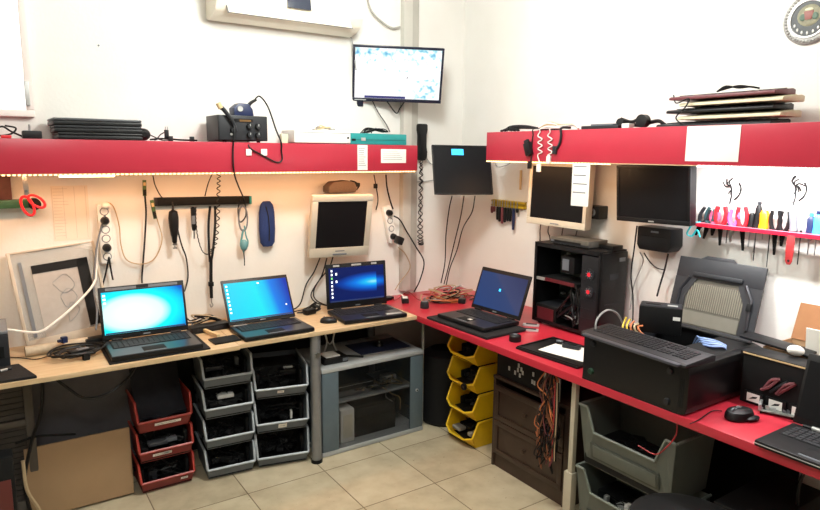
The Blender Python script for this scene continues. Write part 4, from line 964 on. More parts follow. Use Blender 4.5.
cable([(-.66, -1.78, TZ+CH-.03), (-.66, -1.77, TZ+CH+.05), (-.58, -1.755, TZ+CH+.085), (-.50, -1.75, TZ+CH+.06), (-.46, -1.76, TZ+CH+.002)], .0045, WIRE_G, 'grey cable arching over the left end of the lying computer case')
# dock/hdd on top
q = B(661, 297, .40)
t = thing('hard_drive_dock', 'black external drive dock standing behind the keyboard', 'dock', (-.40, B(660, 325, .40).y, TZ+CH+.001), RD(-58))
MB().bb(-.085, .085, -.05, .05, -.0, .115, K, .004).bb(-.08, .08, -.045, .045, .1145, .117, DG, .001).bb(-.06, .0, -.01, .01, .1165, .119, KG).build('body', t)
MB().bb(.025, .065, -.02, .0, .116, .119, SIL, .001).build('button', t)
MB().bb(.05, .078, -.0515, -.0495, .065, .08, WH).build('sticker', t)
q0 = q
for k, m_ in enumerate((WIRE_Y, WIRE_Y, WIRE_O, WIRE_T, WIRE_O)):
    cable([(-.50+.004*k, -1.80-.018*k, TZ+CH+.055-.006*k), (-.515, -1.80-.018*k, TZ+CH+.03), (-.53+.004*k, -1.81-.02*k, TZ+CH+.008), (-.50+.006*k, -1.83-.022*k, TZ+CH-.02)], .0045, m_,
          ['yellow wire dropping behind the keyboard, leftmost', 'second yellow wire behind the keyboard', 'orange wire behind the keyboard beside the yellow pair', 'tan wire behind the keyboard between two orange ones', 'orange wire behind the keyboard, rightmost'][k], name='power_wire', cat='wire', group='coloured wires behind the keyboard')
# leaning side panel
t = thing('case_side_panel', 'dark grey case side panel with perforated window leaning on the wall', 'panel', (-.165, -1.945, TZ+.006)); 
ln = RD(15); t.rotation_euler = (Matrix.Rotation(RD(-88.5), 3, 'Z') @ Matrix.Rotation(-ln, 3, 'X')).to_euler()
PW, PH = .40, .48
WIN = [(-.125, .17), (.115, .17), (.135, .20), (.135, .31), (.10, .385), (-.10, .385), (-.135, .31), (-.135, .20)]
b = MB()
# frame built as ring between outer outline and window
outer = [(-PW/2, 0), (PW/2, 0), (PW/2, .17), (PW/2, .31), (PW/2, PH), (-PW/2, PH), (-PW/2, .31), (-PW/2, .17)]
outer = [(-.14, 0), (.14, 0), (PW/2, .12), (PW/2, .33), (.12, PH), (-.12, PH), (-PW/2, .33), (-PW/2, .12)]
PM = mat('panel_dark_grey', '2c2d31', .45, .2)
b.bb(-PW/2, PW/2, 0, .012, 0, .17, PM, .003).bb(-PW/2, PW/2, 0, .012, .385, PH, PM, .003).bb(-PW/2, -.135, 0, .012, .17, .385, PM).bb(.135, PW/2, 0, .012, .17, .385, PM)
b.prism([(-.136, .3), (-.136, .386), (-.095, .386)], (0, .012), PM).prism([(.136, .3), (.136, .386), (.095, .386)], (0, .012), PM)
b.prism([(-.10, PH-.001), (.07, PH-.001), (.05, PH+.016), (-.07, PH+.016)], (0, .012), PM, bev=.002)
b.build('panel', t)
b = MB(); b.bb(-.115, .115, -.012, .001, .395, .415, DG, .006); b.tube([(-.13, -.004, .39), (-.165, -.004, .33), (-.168, -.004, .20)], .008, PM, smooth=False); b.tube([(.13, -.004, .39), (.165, -.004, .33), (.168, -.004, .20)], .008, PM, smooth=False)
b.box((.165, -.01, .30), (.02, .012, .035), K2, .004); b.build('ridge', t)
b = MB(); b.bb(-.137, .137, .006, .008, .165, .387, mat('mesh_dark', '55524a', .5))
for k in range(26):
    x_ = -.125+.01*k; b.bb(x_, x_+.0045, .003, .006, .245, .365, MESHM)
b.bb(-.13, .13, .003, .0055, .175, .235, mat('mesh_lower', '6c6a60', .5)); b.build('mesh_window', t)
# things right of the case: carton & drawer rack
q = B(790, 345, .2)
t = thing('cardboard_box', 'open cardboard box with raised flap by the wall behind the end laptop', 'box', (-.17, -2.46, TZ+.001), RB)
b = MB(); b.bb(-.19, .25, -.10, -.096, .0, .20, CARD).bb(-.19, .25, .12, .124, 0, .20, CARD).bb(-.19, -.186, -.096, .12, 0, .20, CARD).bb(.246, .25, -.096, .12, 0, .20, CARD).bb(-.19, .25, -.1, .12, 0, .003, CARD); b.build('box_body', t)
MB().bb(-.19, .25, 0, .004, 0, .16, CARD2).build('flap', t, loc=(0, .118, .20), rot=(RD(-20), 0, 0))
MB().bb(-.06, .25, -.004, 0, 0, .11, PAP).build('flap', t, loc=(0, -.04, .19), rot=(RD(8), 0, 0))
t = thing('drawer_rack', 'low black rack with small white-labelled slots behind the mouse', 'rack', (-.33, -2.46, TZ), RB)
b = MB(); b.bb(-.20, .16, -.06, .03, 0, .19, K2, .003); b.bb(-.21, .17, -.065, .035, .19, .202, K, .003); b.build('body', t)
b = MB(); b.bb(-.20, .17, -.0665, -.064, .193, .1985, TAN); b.build('strip', t)
for k in range(4):
    d_ = MB().bb(-.036, .036, -.068, -.06, .012, .052, K, .002).build('drawer', t, loc=(-.145+.082*k, 0, 0))
    MB().bb(-.024, .024, -.0692, -.0678, .014, .046, WH).prism([(-.015, .022), (.012, .03), (.016, .038), (-.002, .034)], (-.0698, -.069), K2).build('label', d_)
b = MB()
for k in range(12):
    x_ = random.uniform(-.17, .12); b.tube([(x_, -.062, .07), (x_+.03, -.07, .09+random.uniform(0, .03)), (x_+.06, -.066, .13)], .006, [K, MAR, mat('dull_pink', '7c4a50', .5), DG][k % 4])
b.build('cable_ends', t)
tag(MB().ell((0, 0, .02), (.035, .02, .02), PAP).build('plastic_wrap', loc=(-.30, -2.40, TZ+.203), rot=(0, .2, -.5)), 'crumpled white wrap on the black rack left of the cardboard box', 'wrap')
tag(MB().bb(-.16, .10, -.04, .04, 0, .01, K, .003).build('black_cover', loc=(-.245, -2.34, TZ+.21), rot=(RD(4), RD(3), RB)), 'flat black cover lying behind the case toward the cardboard box', 'cover')
# gaming mouse, pcb
q = onA(739, 418)
t = thing('computer_mouse', 'large black gaming mouse on the bright red counter', 'mouse', (q.x, q.y, TZ), RD(-8))
b = MB(); b.lathe([(.0, .042), (.02, .040), (.035, .032), (.040, .018), (.041, .006), (.038, .0005), (.0, .0005)][::-1], K, 22, mtx=Matrix.Diagonal((1.5, 1.0, .95, 1))); b.ell((.02, -.036, .010), (.035, .018, .009), K); b.build('body', t)
MB().cyl((-.035, -.004, .035), (-.035, .004, .035), .009, MG, seg=12).build('scroll_wheel', t)
MB().tube([(-.055, 0, .024), (-.02, 0, .0395), (.01, .0, .041)], .002, MG, seg=4).tube([(.0, .012, .040), (.035, .012, .032)], .003, SIL, seg=4).build('trim', t)
cable([onA(722, 411, .008), onA(712, 411, .004), onA(700, 419, .004), onA(690, 424, .003)], .002, K, 'thin dark mouse wire crossing the counter joint')
q = onA(774, 414)
t = thing('hard_drive', 'bare silver circuit board unit on small feet beside the gaming mouse', 'circuit board', (q.x+.01, q.y, TZ), RD(-68))
MB().bb(-.055, .065, -.035, .035, .010, .014, PCB).build('board', t)
b = MB()
for k in range(16):
    x_, y_ = random.uniform(-.05, .045), random.uniform(-.03, .02); b.bb(x_, x_+random.uniform(.006, .02), y_, y_+random.uniform(.005, .014), .014, .014+random.uniform(.004, .016), random.choice([PCBS, SIL, MG, K2]))
b.bb(-.055, -.045, -.035, .035, .012, .034, PCBS).build('components', t)
for x_ in (-.045, .055):
    for y_ in (-.028, .028): MB().cyl((0, 0, 0), (0, 0, .010), .004, K2, seg=8).build('foot', t, loc=(x_, y_, 0))

# ------------------------------------------------------------------ storage bins
def storage_bin(label, loc, rz, w, d, h, lip, m, mr, group, stickers=(), chamfer=0, handle=False, rise=.12, U=False):
    t = thing('storage_bin', label, 'storage bin', loc, rz, group)
    th = .004; k = .90                       # bottom narrower than the top
    def X(s, z): return s*w/2*(k+(1-k)*min(1, z/(h*.6)))
    yb, yl, yr = d*.10, 0, d*rise            # front bottom, lip, where the side reaches full height
    b = MB(); bm = b.bm; i = b.mi(m); verts = {}
    def wall(ps):                            # thick panel: outline of outer points + offset inwards
        for p in ps: pass
    side = [(yb, 0), (yl, h-.006), (d, h-.006), (d, 0)] if U else [(yb, 0), (yl, lip), (yr, h-.006), (d, h-.006), (d, 0)]
    for s in (-1, 1):
        o = [V((X(s, z), y, z)) for y, z in side]; inn = [p-V((s*th, 0, 0)) for p in o]
        a = [bm.verts.new(p) for p in o]; c = [bm.verts.new(p) for p in inn]; n = len(a)
        fs = [bm.faces.new(a), bm.faces.new(c[::-1])]+[bm.faces.new((a[j], c[j], c[(j+1) % n], a[(j+1) % n])) for j in range(n)]
        bmesh.ops.recalc_face_normals(bm, faces=fs)
        for f in fs: f.material_index = i
    cw = chamfer
    # front panel (leaning outwards), floor, back
    def slab(pts, off):
        o = [V(p) for p in pts]; a = [bm.verts.new(p) for p in o]; c = [bm.verts.new(p+V(off)) for p in o]; n = len(a)
        fs = [bm.faces.new(a), bm.faces.new(c[::-1])]+[bm.faces.new((a[j], c[j], c[(j+1) % n], a[(j+1) % n])) for j in range(n)]
        bmesh.ops.recalc_face_normals(bm, faces=fs)
        for f in fs: f.material_index = i
    if U: slab([(X(-1, 0), yb, 0), (X(1, 0), yb, 0), (X(1, h), yl, h-.006), (X(1, h)-.045, yl, h-.006), (X(1, h)-.085, yl, lip), (X(-1, h)+.085, yl, lip), (X(-1, h)+.045, yl, h-.006), (X(-1, h), yl, h-.006)], (0, th, 0))
    elif cw: slab([(X(-1, 0), yb, 0), (X(1, 0), yb, 0), (X(1, lip), yl, lip), (X(1, lip)-cw, yl-.018, lip-.02), (X(-1, lip)+cw, yl-.018, lip-.02), (X(-1, lip), yl, lip)], (0, th, 0))
    else: slab([(X(-1, 0), yb, 0), (X(1, 0), yb, 0), (X(1, lip), yl, lip), (X(-1, lip), yl, lip)], (0, th, 0))
    slab([(X(-1, 0), yb, 0), (X(1, 0), yb, 0), (X(1, 0), d, 0), (X(-1, 0), d, 0)], (0, 0, th))
    slab([(X(-1, 0), d, 0), (X(1, 0), d, 0), (X(1, h), d, h-.006), (X(-1, h), d, h-.006)], (0, -th, 0))
    b.build('shell', t, sharp=20)
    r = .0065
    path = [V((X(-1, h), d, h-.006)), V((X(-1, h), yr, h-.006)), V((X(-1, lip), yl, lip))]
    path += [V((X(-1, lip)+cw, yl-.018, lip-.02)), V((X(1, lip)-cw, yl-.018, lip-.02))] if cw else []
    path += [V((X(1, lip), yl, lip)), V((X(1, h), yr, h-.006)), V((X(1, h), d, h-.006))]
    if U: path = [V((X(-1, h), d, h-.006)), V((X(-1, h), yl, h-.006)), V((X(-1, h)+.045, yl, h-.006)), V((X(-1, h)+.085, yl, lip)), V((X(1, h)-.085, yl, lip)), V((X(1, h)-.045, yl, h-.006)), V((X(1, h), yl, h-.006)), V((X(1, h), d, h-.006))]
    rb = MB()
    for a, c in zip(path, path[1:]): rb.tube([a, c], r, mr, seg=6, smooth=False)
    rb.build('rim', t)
    for sx_, sw_, sh_ in stickers:
        z_ = lip*.62; o = MB().bb(-sw_/2, sw_/2, -.0012, 0, -sh_/2, sh_/2, PAP).bb(-sw_*.4, sw_*.3, -.0016, -.001, -.001, .001, INK).build('sticker', t, loc=(sx_*w, yl+(yb-yl)*(1-z_/lip)-.0035, z_), rot=(math.atan2(yb, lip), 0, 0))
    if handle:
        MB().bb(-w*.36, w*.36, -.003, 0, -.035, .035, mat('olive_recess', '3f433d', .6), .001).bb(-w*.33, w*.33, -.0045, -.002, -.028, .028, OB, .001).build('label_recess', t, loc=(0, yb*.5-.004, lip*.5), rot=(math.atan2(yb, lip), 0, 0))
    return t
JK = [K, K2, K2, mat('dull_metal', '2c2e30', .5, .3), K, mat('black_wire', '1b1b1d', .5)]
def junk_and_shade(label, loc, rz, w, d, z0, z1, n=26, wires=14, extra=()):
    """loose adapters and cables heaped in a bin; nobody could count them"""
    b = MB(); b.bb(-w/2, w/2, d*.08, d*.95, 0, z0, K2, .004); b.bb(-w/2, w/2, d*.45, d*.95, z0, z1*.95, K2, .01); b.bb(-w/2, -w*.42, d*.25, d*.95, z0, z1*.8, K2, .01).bb(w*.42, w/2, d*.2, d*.95, z0, z1*.9, K2, .01)  # black slabs up the back and sides imitate the shade inside
    for k in range(n):
        s_ = random.uniform(.02, .05); y_ = random.uniform(d*.30, d*.85)
        m4 = Matrix.Translation((random.uniform(-w*.40, w*.40), y_, z0+(z1-z0)*(.4+.6*random.random())*y_/d)) @ Matrix.Rotation(random.uniform(0, 6), 4, 'Z') @ Matrix.Rotation(random.uniform(-.5, .5), 4, 'X')
        b.box((0, 0, 0), (s_*1.5, s_, s_*.55), random.choice(JK), .003, mtx=m4)
    for k in range(wires):
        P = [(random.uniform(-w*.42, w*.42), random.uniform(d*.2, d*.8), z0+.01+random.random()*(z1-z0)) for _ in range(4)]
        b.tube(P, .0032, random.choice(JK[:3]+[K]), seg=5, n=4)
    for (x_, y_, z_, sx_, sy_, sz_, m_) in extra:
        b.box((x_, y_, z_), (sx_, sy_, sz_), m_, .003, mtx=None)
    o = b.build('bin_contents', loc=loc, rot=(0, 0, rz)); o.location.z += .005
    return tag(o, label, 'cables and adapters', kind='stuff')
ordn = ['bottom', 'second from the bottom', 'third from the bottom', 'top']
# grey, left column (4)
for i in range(4):
    z = .003+.163*i; lab = 'grey open-front bin, %s of the narrow four-high column' % (ordn[i] if i else 'lowest')
    L_ = (-1.806, -.41, z)
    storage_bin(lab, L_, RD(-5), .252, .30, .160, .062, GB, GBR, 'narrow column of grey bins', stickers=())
    junk_and_shade('black odds and ends in the grey bin, %s of the narrow column' % (ordn[i] if i else 'lowest'), L_, RD(-5), .225, .30, .018, .125, n=46, extra=[[(-.02, .12, .07, .10, .06, .02, mat('pale_grey_lump', '8a8c8a', .6, var=.2))], [], [(-.0, .10, .085, .085, .05, .02, WH)], [(-.05, .1, .08, .09, .04, .02, mat('dull_clear', '4a4c50', .3)), (.07, .12, .09, .02, .03, .05, MG)]][i] if i in (2, 3) else ())
# grey, right column (3, taller)
for i in range(3):
    z = .003+.192*i; od = ['bottom', 'middle', 'top'][i]
    L_ = (-1.535, -.45, z)
    storage_bin('wide grey open-front bin, %s of three beside the grey pole' % od, L_, RD(-13), .285, .34, .189 if i < 2 else .165, .062, GB, GBR, 'wide column of grey bins', stickers=[(), ((-.0, .045, .03),), ((-.02, .035, .018),)][i])
    junk_and_shade('black adapters heaped in the wide grey bin, %s of three' % od, L_, RD(-13), .25, .34, .02, .14, n=56, extra=[(), ((.06, .09, .06, .012, .02, .05, WH),), ((.05, .12, .105, .09, .05, .03, KG), (.055, .13, .125, .05, .02, .01, SIL))][i])
# red column (3)
for i in range(3):
    z = .003+.157*i; od = ['bottom', 'middle', 'top'][i]
    L_ = (-2.112, -.36, z)
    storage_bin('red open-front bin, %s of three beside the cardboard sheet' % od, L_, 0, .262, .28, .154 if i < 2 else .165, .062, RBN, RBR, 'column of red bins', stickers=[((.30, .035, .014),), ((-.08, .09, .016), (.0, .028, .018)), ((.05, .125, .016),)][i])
    if i < 2: junk_and_shade('parts and black adapters in the red bin, %s of three' % od, L_, 0, .235, .28, .018, .12, n=46, extra=[((-.06, .08, .06, .04, .04, .05, DG),), ((-.03, .07, .07, .09, .05, .018, mat('dull_clear', '', 0)), (.04, .08, .07, .05, .04, .02, MG))][i])
# black garment like bag in the top red bin
t = tag(MB().sheet(lambda u, v: (-.115+.23*u, .05+.2*v, .06+.30*v*v*(1-.25*abs(2*u-1))+.04*v+.02*sin(u*9+v*4)*(1-abs(2*u-1))), 14, 8, mat('dark_navy_cloth', '14161f', .85), .02).build('black_bag', loc=(-2.112, -.36, .003+.314)), 'black cloth bag bulging out of the top red bin', 'bag')
# yellow column (4), facing away from the right wall
for i in range(4):
    z = .003+.165*i
    L_ = (-.555, -.735, z)
    nm = ['lowest', 'second from the bottom', 'third from the bottom', 'topmost'][i]
    storage_bin('yellow open-front bin under the red counter, %s of four' % nm, L_, RB, .25, .34, .162 if i < 3 else .152, .066, YB, YBR, 'column of yellow bins', chamfer=.055)
    junk_and_shade('black parts in the yellow bin, %s of four' % nm, L_, RB, .21, .34, .02, .085, extra=[((-.05, .04, .062, .07, .05, .02, mat('grey_foam', '8d8a80', .8)), (.06, .05, .06, .03, .05, .02, mat('grey_foam', '', 0))), (), (), ()][i])
tag(MB().cyl((0, 0, 0), (-.012, 0, 0), .02, K2, seg=18).cyl((-.012, 0, 0), (-.014, 0, 0), .008, BRW, seg=14).build('small_wheel', loc=(-.582, -.81, .003+.33+.045)), 'small black wheel stuck on the lip of a yellow bin', 'wheel')
# big olive grey bins
for i in range(2):
    zb = [.003, .342][i]
    L_ = (-.675, -1.955, zb)
    storage_bin(['large olive-grey bin on the floor under the red counter', 'large olive-grey bin on top of another under the red counter'][i], L_, RB, .47, .27, [.325, .275][i], [.225, .165][i], OB, mat('olive_rim', '697068', .45), 'large olive-grey bins', handle=True, rise=.02, U=True)
    junk_and_shade(['shiny scrap and black parts in the lower large bin', 'black parts low in the upper large bin'][i], L_, RB, .42, .27, .05, [.19, .10][i], n=40, wires=26, extra=[((-.05, .1, .17, .05, .04, .03, SIL), (-.02, .09, .19, .02, .03, .03, WH), (.05, .12, .17, .03, .03, .02, SIL), (-.14, .1, .17, .02, .02, .03, SIL), (.14, .1, .16, .02, .02, .02, SIL)), ()][i])

# ------------------------------------------------------------------ grey glazed cabinet
cw0, cw1 = -1.318, -.635
t = thing('rack_cabinet', 'blue-grey cabinet with smoked glass front under the beech table', 'cabinet', ((cw0+cw1)/2, -.06, 0)); hw = (cw1-cw0)/2
yF = -.42; CHT = .515
MB().bb(-hw, hw, yF, 0, CHT-.028, CHT, CABT, .010).build('cabinet_top', t)
MB().bb(-hw, hw, yF, 0, .002, .028, CABT, .006).build('plinth', t)
MB().bb(-hw+.004, -hw+.02, yF+.01, 0, .028, CHT-.028, CAB).bb(hw-.02, hw-.004, yF+.01, 0, .028, CHT-.028, CAB).bb(-hw+.02, hw-.02, -.012, 0, .028, CHT-.028, mat('cabinet_back', '2f3436', .7)).build('side_panel', t)
MB().bb(-hw+.005, -hw+.105, yF+.002, yF+.016, .029, CHT-.029, CAB, .003).build('front_panel', t)
o = MB().bb(hw-.095, hw-.005, yF+.002, yF+.016, .029, CHT-.029, CAB, .003).build('front_panel', t)
MB().cyl((hw-.05, yF+.004, .27), (hw-.05, yF-.004, .27), .009, SIL, seg=14).cyl((hw-.05, yF-.003, .27), (hw-.05, yF-.006, .27), .005, K2, seg=10).build('lock', o)
MB().bb(-hw+.106, hw-.096, yF+.006, yF+.010, .029, CHT-.029, GLA).build('glass_door', t)
MB().bb(-hw+.02, hw-.02, yF+.07, -.014, .268, .276, CABT).build('shelf', t)
CXm = (cw0+cw1)/2
tag(MB().bb(-.045, .045, -.07, .07, 0, .20, WH, .008).bb(-.03, .03, -.072, -.069, .03, .17, ACW, .002).build('router', loc=(CXm-.165+.01, -.36, .0285)), 'upright white box inside the glazed cabinet, lower left', 'router')
t2 = thing('computer', 'black desktop computer inside the glazed cabinet with small blue light', 'computer', (CXm+.05, -.28, .0285))
MB().bb(-.14, .14, -.12, .13, 0, .19, K, .005).build('body', t2); MB().bb(-.13, .13, -.124, -.119, .12, .17, DG, .002).bb(-.13, .1, -.124, -.119, .10, .11, KG).build('front_bay', t2)
tag(MB().bb(-.03, .03, -.02, .02, 0, .10, K, .004).bb(-.01, .004, -.023, -.019, .055, .069, mat('blue_led', '4080ff', .4, emit='5090ff', estr=2.5)).bb(-.014, .014, -.022, -.0195, .006, .02, SIL).build('network_switch', loc=(CXm+.205, -.30, .0285)), 'small black unit with glowing blue light in the glazed cabinet', 'device')
tag(MB().bb(-.13, .13, -.1, .1, 0, .045, MG, .004).bb(-.10, .14, -.12, .08, .046, .085, K, .003).bb(-.11, .13, -.122, -.1195, .07, .0735, SIL).build('disc_player', loc=(CXm-.09, -.26, .277)), 'flat metal and black units stacked on the glazed cabinet shelf', 'player')
tag(MB().bb(-.045, .045, -.03, .03, 0, .05, WH, .006).build('white_adapter', loc=(CXm+.21, -.28, .277)), 'white adapter on the right of the glazed cabinet shelf', 'adapter')
b = MB()
for k in range(16):
    x_ = CXm+random.uniform(-.06, .2); b.tube([(x_, random.uniform(-.36, -.2), .283+random.random()*.03), (x_+random.uniform(-.08, .08), random.uniform(-.39, -.3), .285+random.random()*.04), (x_+random.uniform(-.08, .08), random.uniform(-.39, -.3), .30+random.random()*.03), (x_+random.uniform(-.1, .06), random.uniform(-.33, -.2), .283)], .0035, [WIRE_G, TAN, WIRE_T, K][k % 4])
b.tube([(CXm+.14, -.39, .30), (CXm+.12, -.40, .24), (CXm+.17, -.40, .19), (CXm+.16, -.39, .12), (CXm+.2, -.39, .06)], .003, WIRE_G).tube([(CXm+.1, -.39, .30), (CXm+.16, -.41, .25), (CXm+.22, -.40, .21), (CXm+.23, -.39, .13)], .003, WIRE_T)
tag(b.build('cable_bundle'), 'tangle of grey and beige cables on the glazed cabinet shelf', 'cables')
# on the grey cabinet
t = thing('dock_device', 'black and white disc dock on the left end of the glazed cabinet top', 'dock', (-1.20, -.37, CHT+.0005))
MB().bb(-.075, .075, -.06, .06, 0, .035, K, .006).bb(-.055, .03, -.045, .045, .035, .044, WH, .003).bb(.04, .07, -.062, -.058, .008, .026, MG).build('body', t)
t = thing('phone_stand', 'white V-shaped stand behind the disc dock on the glazed cabinet', 'stand', (-1.165, -.28, CHT+.0005))
b = MB(); b.tube([(-.05, 0, .19), (-.02, 0, .09), (-.045, -.0, .012)], .005, SIL, smooth=True).tube([(.05, 0, .19), (.02, 0, .09), (.045, 0, .012)], .005, SIL).tube([(-.02, 0, .09), (0, 0, .07), (.02, 0, .09)], .004, SIL).bb(-.055, .055, -.02, .02, 0, .008, SIL, .002); b.build('frame', t)
tag(MB().bb(-.17, .17, -.11, .11, 0, .004, mat('navy_mouse_mat', '1a2340', .7), .001).build('mouse_mat', loc=(-.835, -.27, CHT+.0003), rot=(0, 0, RD(-2))), 'dark navy mouse mat on the glazed cabinet top', 'mouse mat')
mo = mouse('small dark mouse with silver wheel on the navy mouse mat', V((-.83, -.27, CHT)), RD(160), .9, K, SIL); mo.location.z = CHT+.0045
tag(MB().bb(-.05, .05, -.008, .008, 0, .01, K, .003).build('black_stick', loc=(-1.055, -.38, CHT+.0005), rot=(0, 0, RD(-40))), 'short black stick beside the disc dock on the glazed cabinet', 'stick')
# ------------------------------------------------------------------ left under the table
t = thing('louvred_panel', 'grey-brown louvred ventilation panel under the left end of the table', 'panel', (-2.86, -.30, 0))
b = MB(); b.bb(-.25, -.215, 0, .03, 0, .715, BRNP, .003).bb(.165, .20, 0, .03, 0, .715, BRNP, .003).bb(-.215, .165, 0, .03, .67, .715, BRNP, .003).bb(-.215, .165, 0, .03, .46, .49, BRNP, .003).bb(-.215, .165, 0, .03, .0, .1, BRNP, .003); b.build('frame', t)
b = MB()
for k in range(22): b.box((-.025, .016, .115+.026*k), (.378, .004, .022), mat('louvre_dark', '38332f', .6), mtx=None)
b.bb(-.215, .165, .022, .028, .1, .67, K2); b.build('slats', t)
tag(MB().bb(-.40, .16, .0, .018, .0, .70, GRL, .003).build('grey_board', loc=(-2.27, -.125, .001)), 'plain grey board closing the wall under the left of the table', 'board')
t = tag(MB().box((0, 0, 0), (.445, .012, .335), CARD, .002).build('cardboard_sheet', loc=(-2.49, -.298, .178), rot=(RD(-4), RD(0), RD(0))), 'plain brown cardboard sheet standing under the table beside the red bins', 'cardboard')
cable([(-2.62, -.40, .72), (-2.625, -.36, .6), (-2.64, -.33, .5), (-2.68, -.31, .38), (-2.72, -.33, .2), (-2.70, -.36, .02)], .007, K, 'thick black cable dropping from the table left of the cardboard sheet')
cable([(-2.60, -.40, .725), (-2.53, -.40, .64), (-2.46, -.40, .575), (-2.36, -.38, .57), (-2.26, -.36, .63), (-2.20, -.34, .725)], .007, K, 'thick black cable sagging in a loop below the left of the table')
cable([(-2.58, -.43, .72), (-2.53, -.42, .705), (-2.46, -.42, .715), (-2.43, -.42, .726)], .006, K, 'short black cable just under the table edge at the left')
cable([(-2.74, -.33, .40), (-2.66, -.30, .40), (-2.56, -.28, .375), (-2.5, -.27, .36)], .006, K2, 'black cord running behind the cardboard sheet')
cable([(-2.72, -.37, .33), (-2.715, -.39, .2), (-2.68, -.38, .1), (-2.65, -.40, .01)], .008, WIRE_T, 'beige cord hanging left of the cardboard sheet to the floor')
t = thing('power_tool_case', 'dark object with red patch at the lower left corner by the louvred panel', 'case', (-2.80, -.46, .0005))
MB().bb(-.14, .045, -.05, .05, 0, .42, K2, .012).build('body', t); MB().bb(-.02, .03, -.053, -.049, .12, .32, mat('dull_red', '5a2320', .5), .002).build('patch', t)
# ------------------------------------------------------------------ corner and drawer cabinet
t = tag(MB().lathe([(.0, .0), (.14, .0), (.155, .02), (.15, .18), (.165, .36), (.14, .44), (.09, .47), (.0, .46)], K2, 24).build('black_bin', loc=(-.42, -.40, .001)), 'black round bin in the dark corner under the counter', 'bin')
dy0, dy1 = -1.035, -1.575
t = thing('drawer_cabinet', 'dark brown two-drawer cabinet under the red counter', 'cabinet', (-.57, (dy0+dy1)/2, .0005), RB)
hw = (dy0-dy1)/2
b = MB(); b.bb(-hw, hw, .0, .40, .50, .517, BRW, .003).bb(-hw, -hw+.016, .004, .40, 0, .50, BRW, .002).bb(hw-.03, hw, .004, .40, 0, .50, BRW, .002).bb(-hw+.016, hw-.03, .39, .40, 0, .5, BRW).bb(-hw+.016, hw-.03, .012, .03, 0, .075, BRW).bb(-hw+.016, hw-.03, .02, .39, .07, .08, BRW); b.build('body', t)
for zz in (.08, .275):
    dr = MB(); x0_, x1_ = -hw+.018, hw-.032; z0, z1 = zz, zz+.19
    dr.bb(x0_, x1_, .006, .02, z0, z1, BRW, .002)
    for a_ in ((x0_, x1_, z0, z0+.028), (x0_, x1_, z1-.028, z1), (x0_, x0_+.03, z0+.028, z1-.028), (x1_-.03, x1_, z0+.028, z1-.028)): dr.bb(a_[0], a_[1], -.002, .006, a_[2], a_[3], BRW, .002)
    dr = dr.build('drawer', t)
    MB().lathe([(.0, 0), (.005, 0), (.005, .012), (.013, .018), (.013, .024), (.0, .027)], BRW, 16, mtx=Matrix.Rotation(pi/2, 4, 'X')).build('knob', dr, loc=((x0_+x1_)/2-.01, .006, (z0+z1)/2+.005))
t = thing('black_box', 'black case with white marks wedged between drawer cabinet and counter', 'box', (-.555, -1.235, .518), RB)
MB().bb(-.19, .15, .0, .30, 0, .13, K2, .004).build('body', t)
for k, (x_, z_) in enumerate(((-.10, .05), (-.055, .04), (-.035, .06), (-.03, .085), (-.01, .07), (-.02, .035), (.0, .055), (.075, .07), (.07, .03), (.085, .028))): MB().bb(x_, x_+.012, -.0015, .0, z_, z_+.022, SIL).build('marking', t)
tag(MB().bb(-.055, .055, -.002, .002, 0, .115, mat('grey_sheet', '8a8c88', .7)).build('grey_card', loc=(-.562, -1.450, .5185), rot=(RD(0), 0, RB)), 'grey card standing on the drawer cabinet right of the black case', 'card')
# cable tangle hanging at the drawers
def tangle(name, label, cx, cy, z0, z1, mats_, n, r=.003, wx=.03, wy=.09):
    b = MB()
    for k in range(n):
        y_ = cy+random.uniform(-wy, wy)*.6; zb = random.uniform(z0, (z0+z1)*.5)
        P = [(cx+random.uniform(-wx, wx)*.3, cy+random.uniform(-.03, .03), z1)]
        for j in range(5):
            f = (j+1)/5; P.append((cx-.0+random.uniform(-wx, wx), y_+random.uniform(-wy, wy)*.5, z1+(zb-z1)*f+random.uniform(-.02, .02)))
        P.append((cx+random.uniform(-wx, wx), y_+random.uniform(-.05, .05), zb+random.uniform(.02, .12)))
        b.tube(P, r, mats_[k % len(mats_)], seg=5, n=5)
    return tag(b.build(name), label, 'cables')
tangle('cable_tangle', 'hanging tangle of orange, red and black cables beside the drawer cabinet', -.655, -1.525, .20, .70, [WIRE_O, K, BRW, K2, BRW, MAR, K, K2, mat('dull_copper_wire', '7a4a30', .5), K], 34, .0032, .03, .06)
tangle('cable_tangle', 'thin orange loop of wire hanging over the drawer fronts', -.625, -1.47, .28, .52, [mat('dull_copper_wire', '', 0), WIRE_O], 6, .0026, .012, .06)
b = MB()
for k in range(4): b.tube([(-.665, -1.565-.006*k, .66), (-.67, -1.57-.008*k, .5), (-.665, -1.565-.007*k, .35), (-.665, -1.57-.006*k, .28)], .004, [WIRE_R, K, WIRE_T, K2][k])
tag(b.build('cable_bundle'), 'red, beige and black cords hanging against the cream counter leg', 'cables')
# dark floor clutter right under counter
t = thing('computer_case', 'dark computer tower standing in the shade under the counter right end', 'computer', (-.42, -2.42, .0005), RB)
MB().bb(-.10, .10, -.2, .22, 0, .43, K2, .006).build('body', t); MB().bb(-.085, .085, -.204, -.199, .02, .41, KG, .003).build('front_panel', t)
cable([(-.70, -2.20, .712), (-.70, -2.20, .66), (-.71, -2.17, .6), (-.70, -2.12, .55), (-.71, -2.05, .56)], .0025, WIRE_R, 'thin dark red wire dangling under the counter in front of the large bins')
cable([(-.35, -2.56, .70), (-.38, -2.50, .5), (-.40, -2.55, .3), (-.42, -2.68, .25), (-.30, -2.8, .3)], .006, K, 'black cable drooping in the shade below the end laptop')
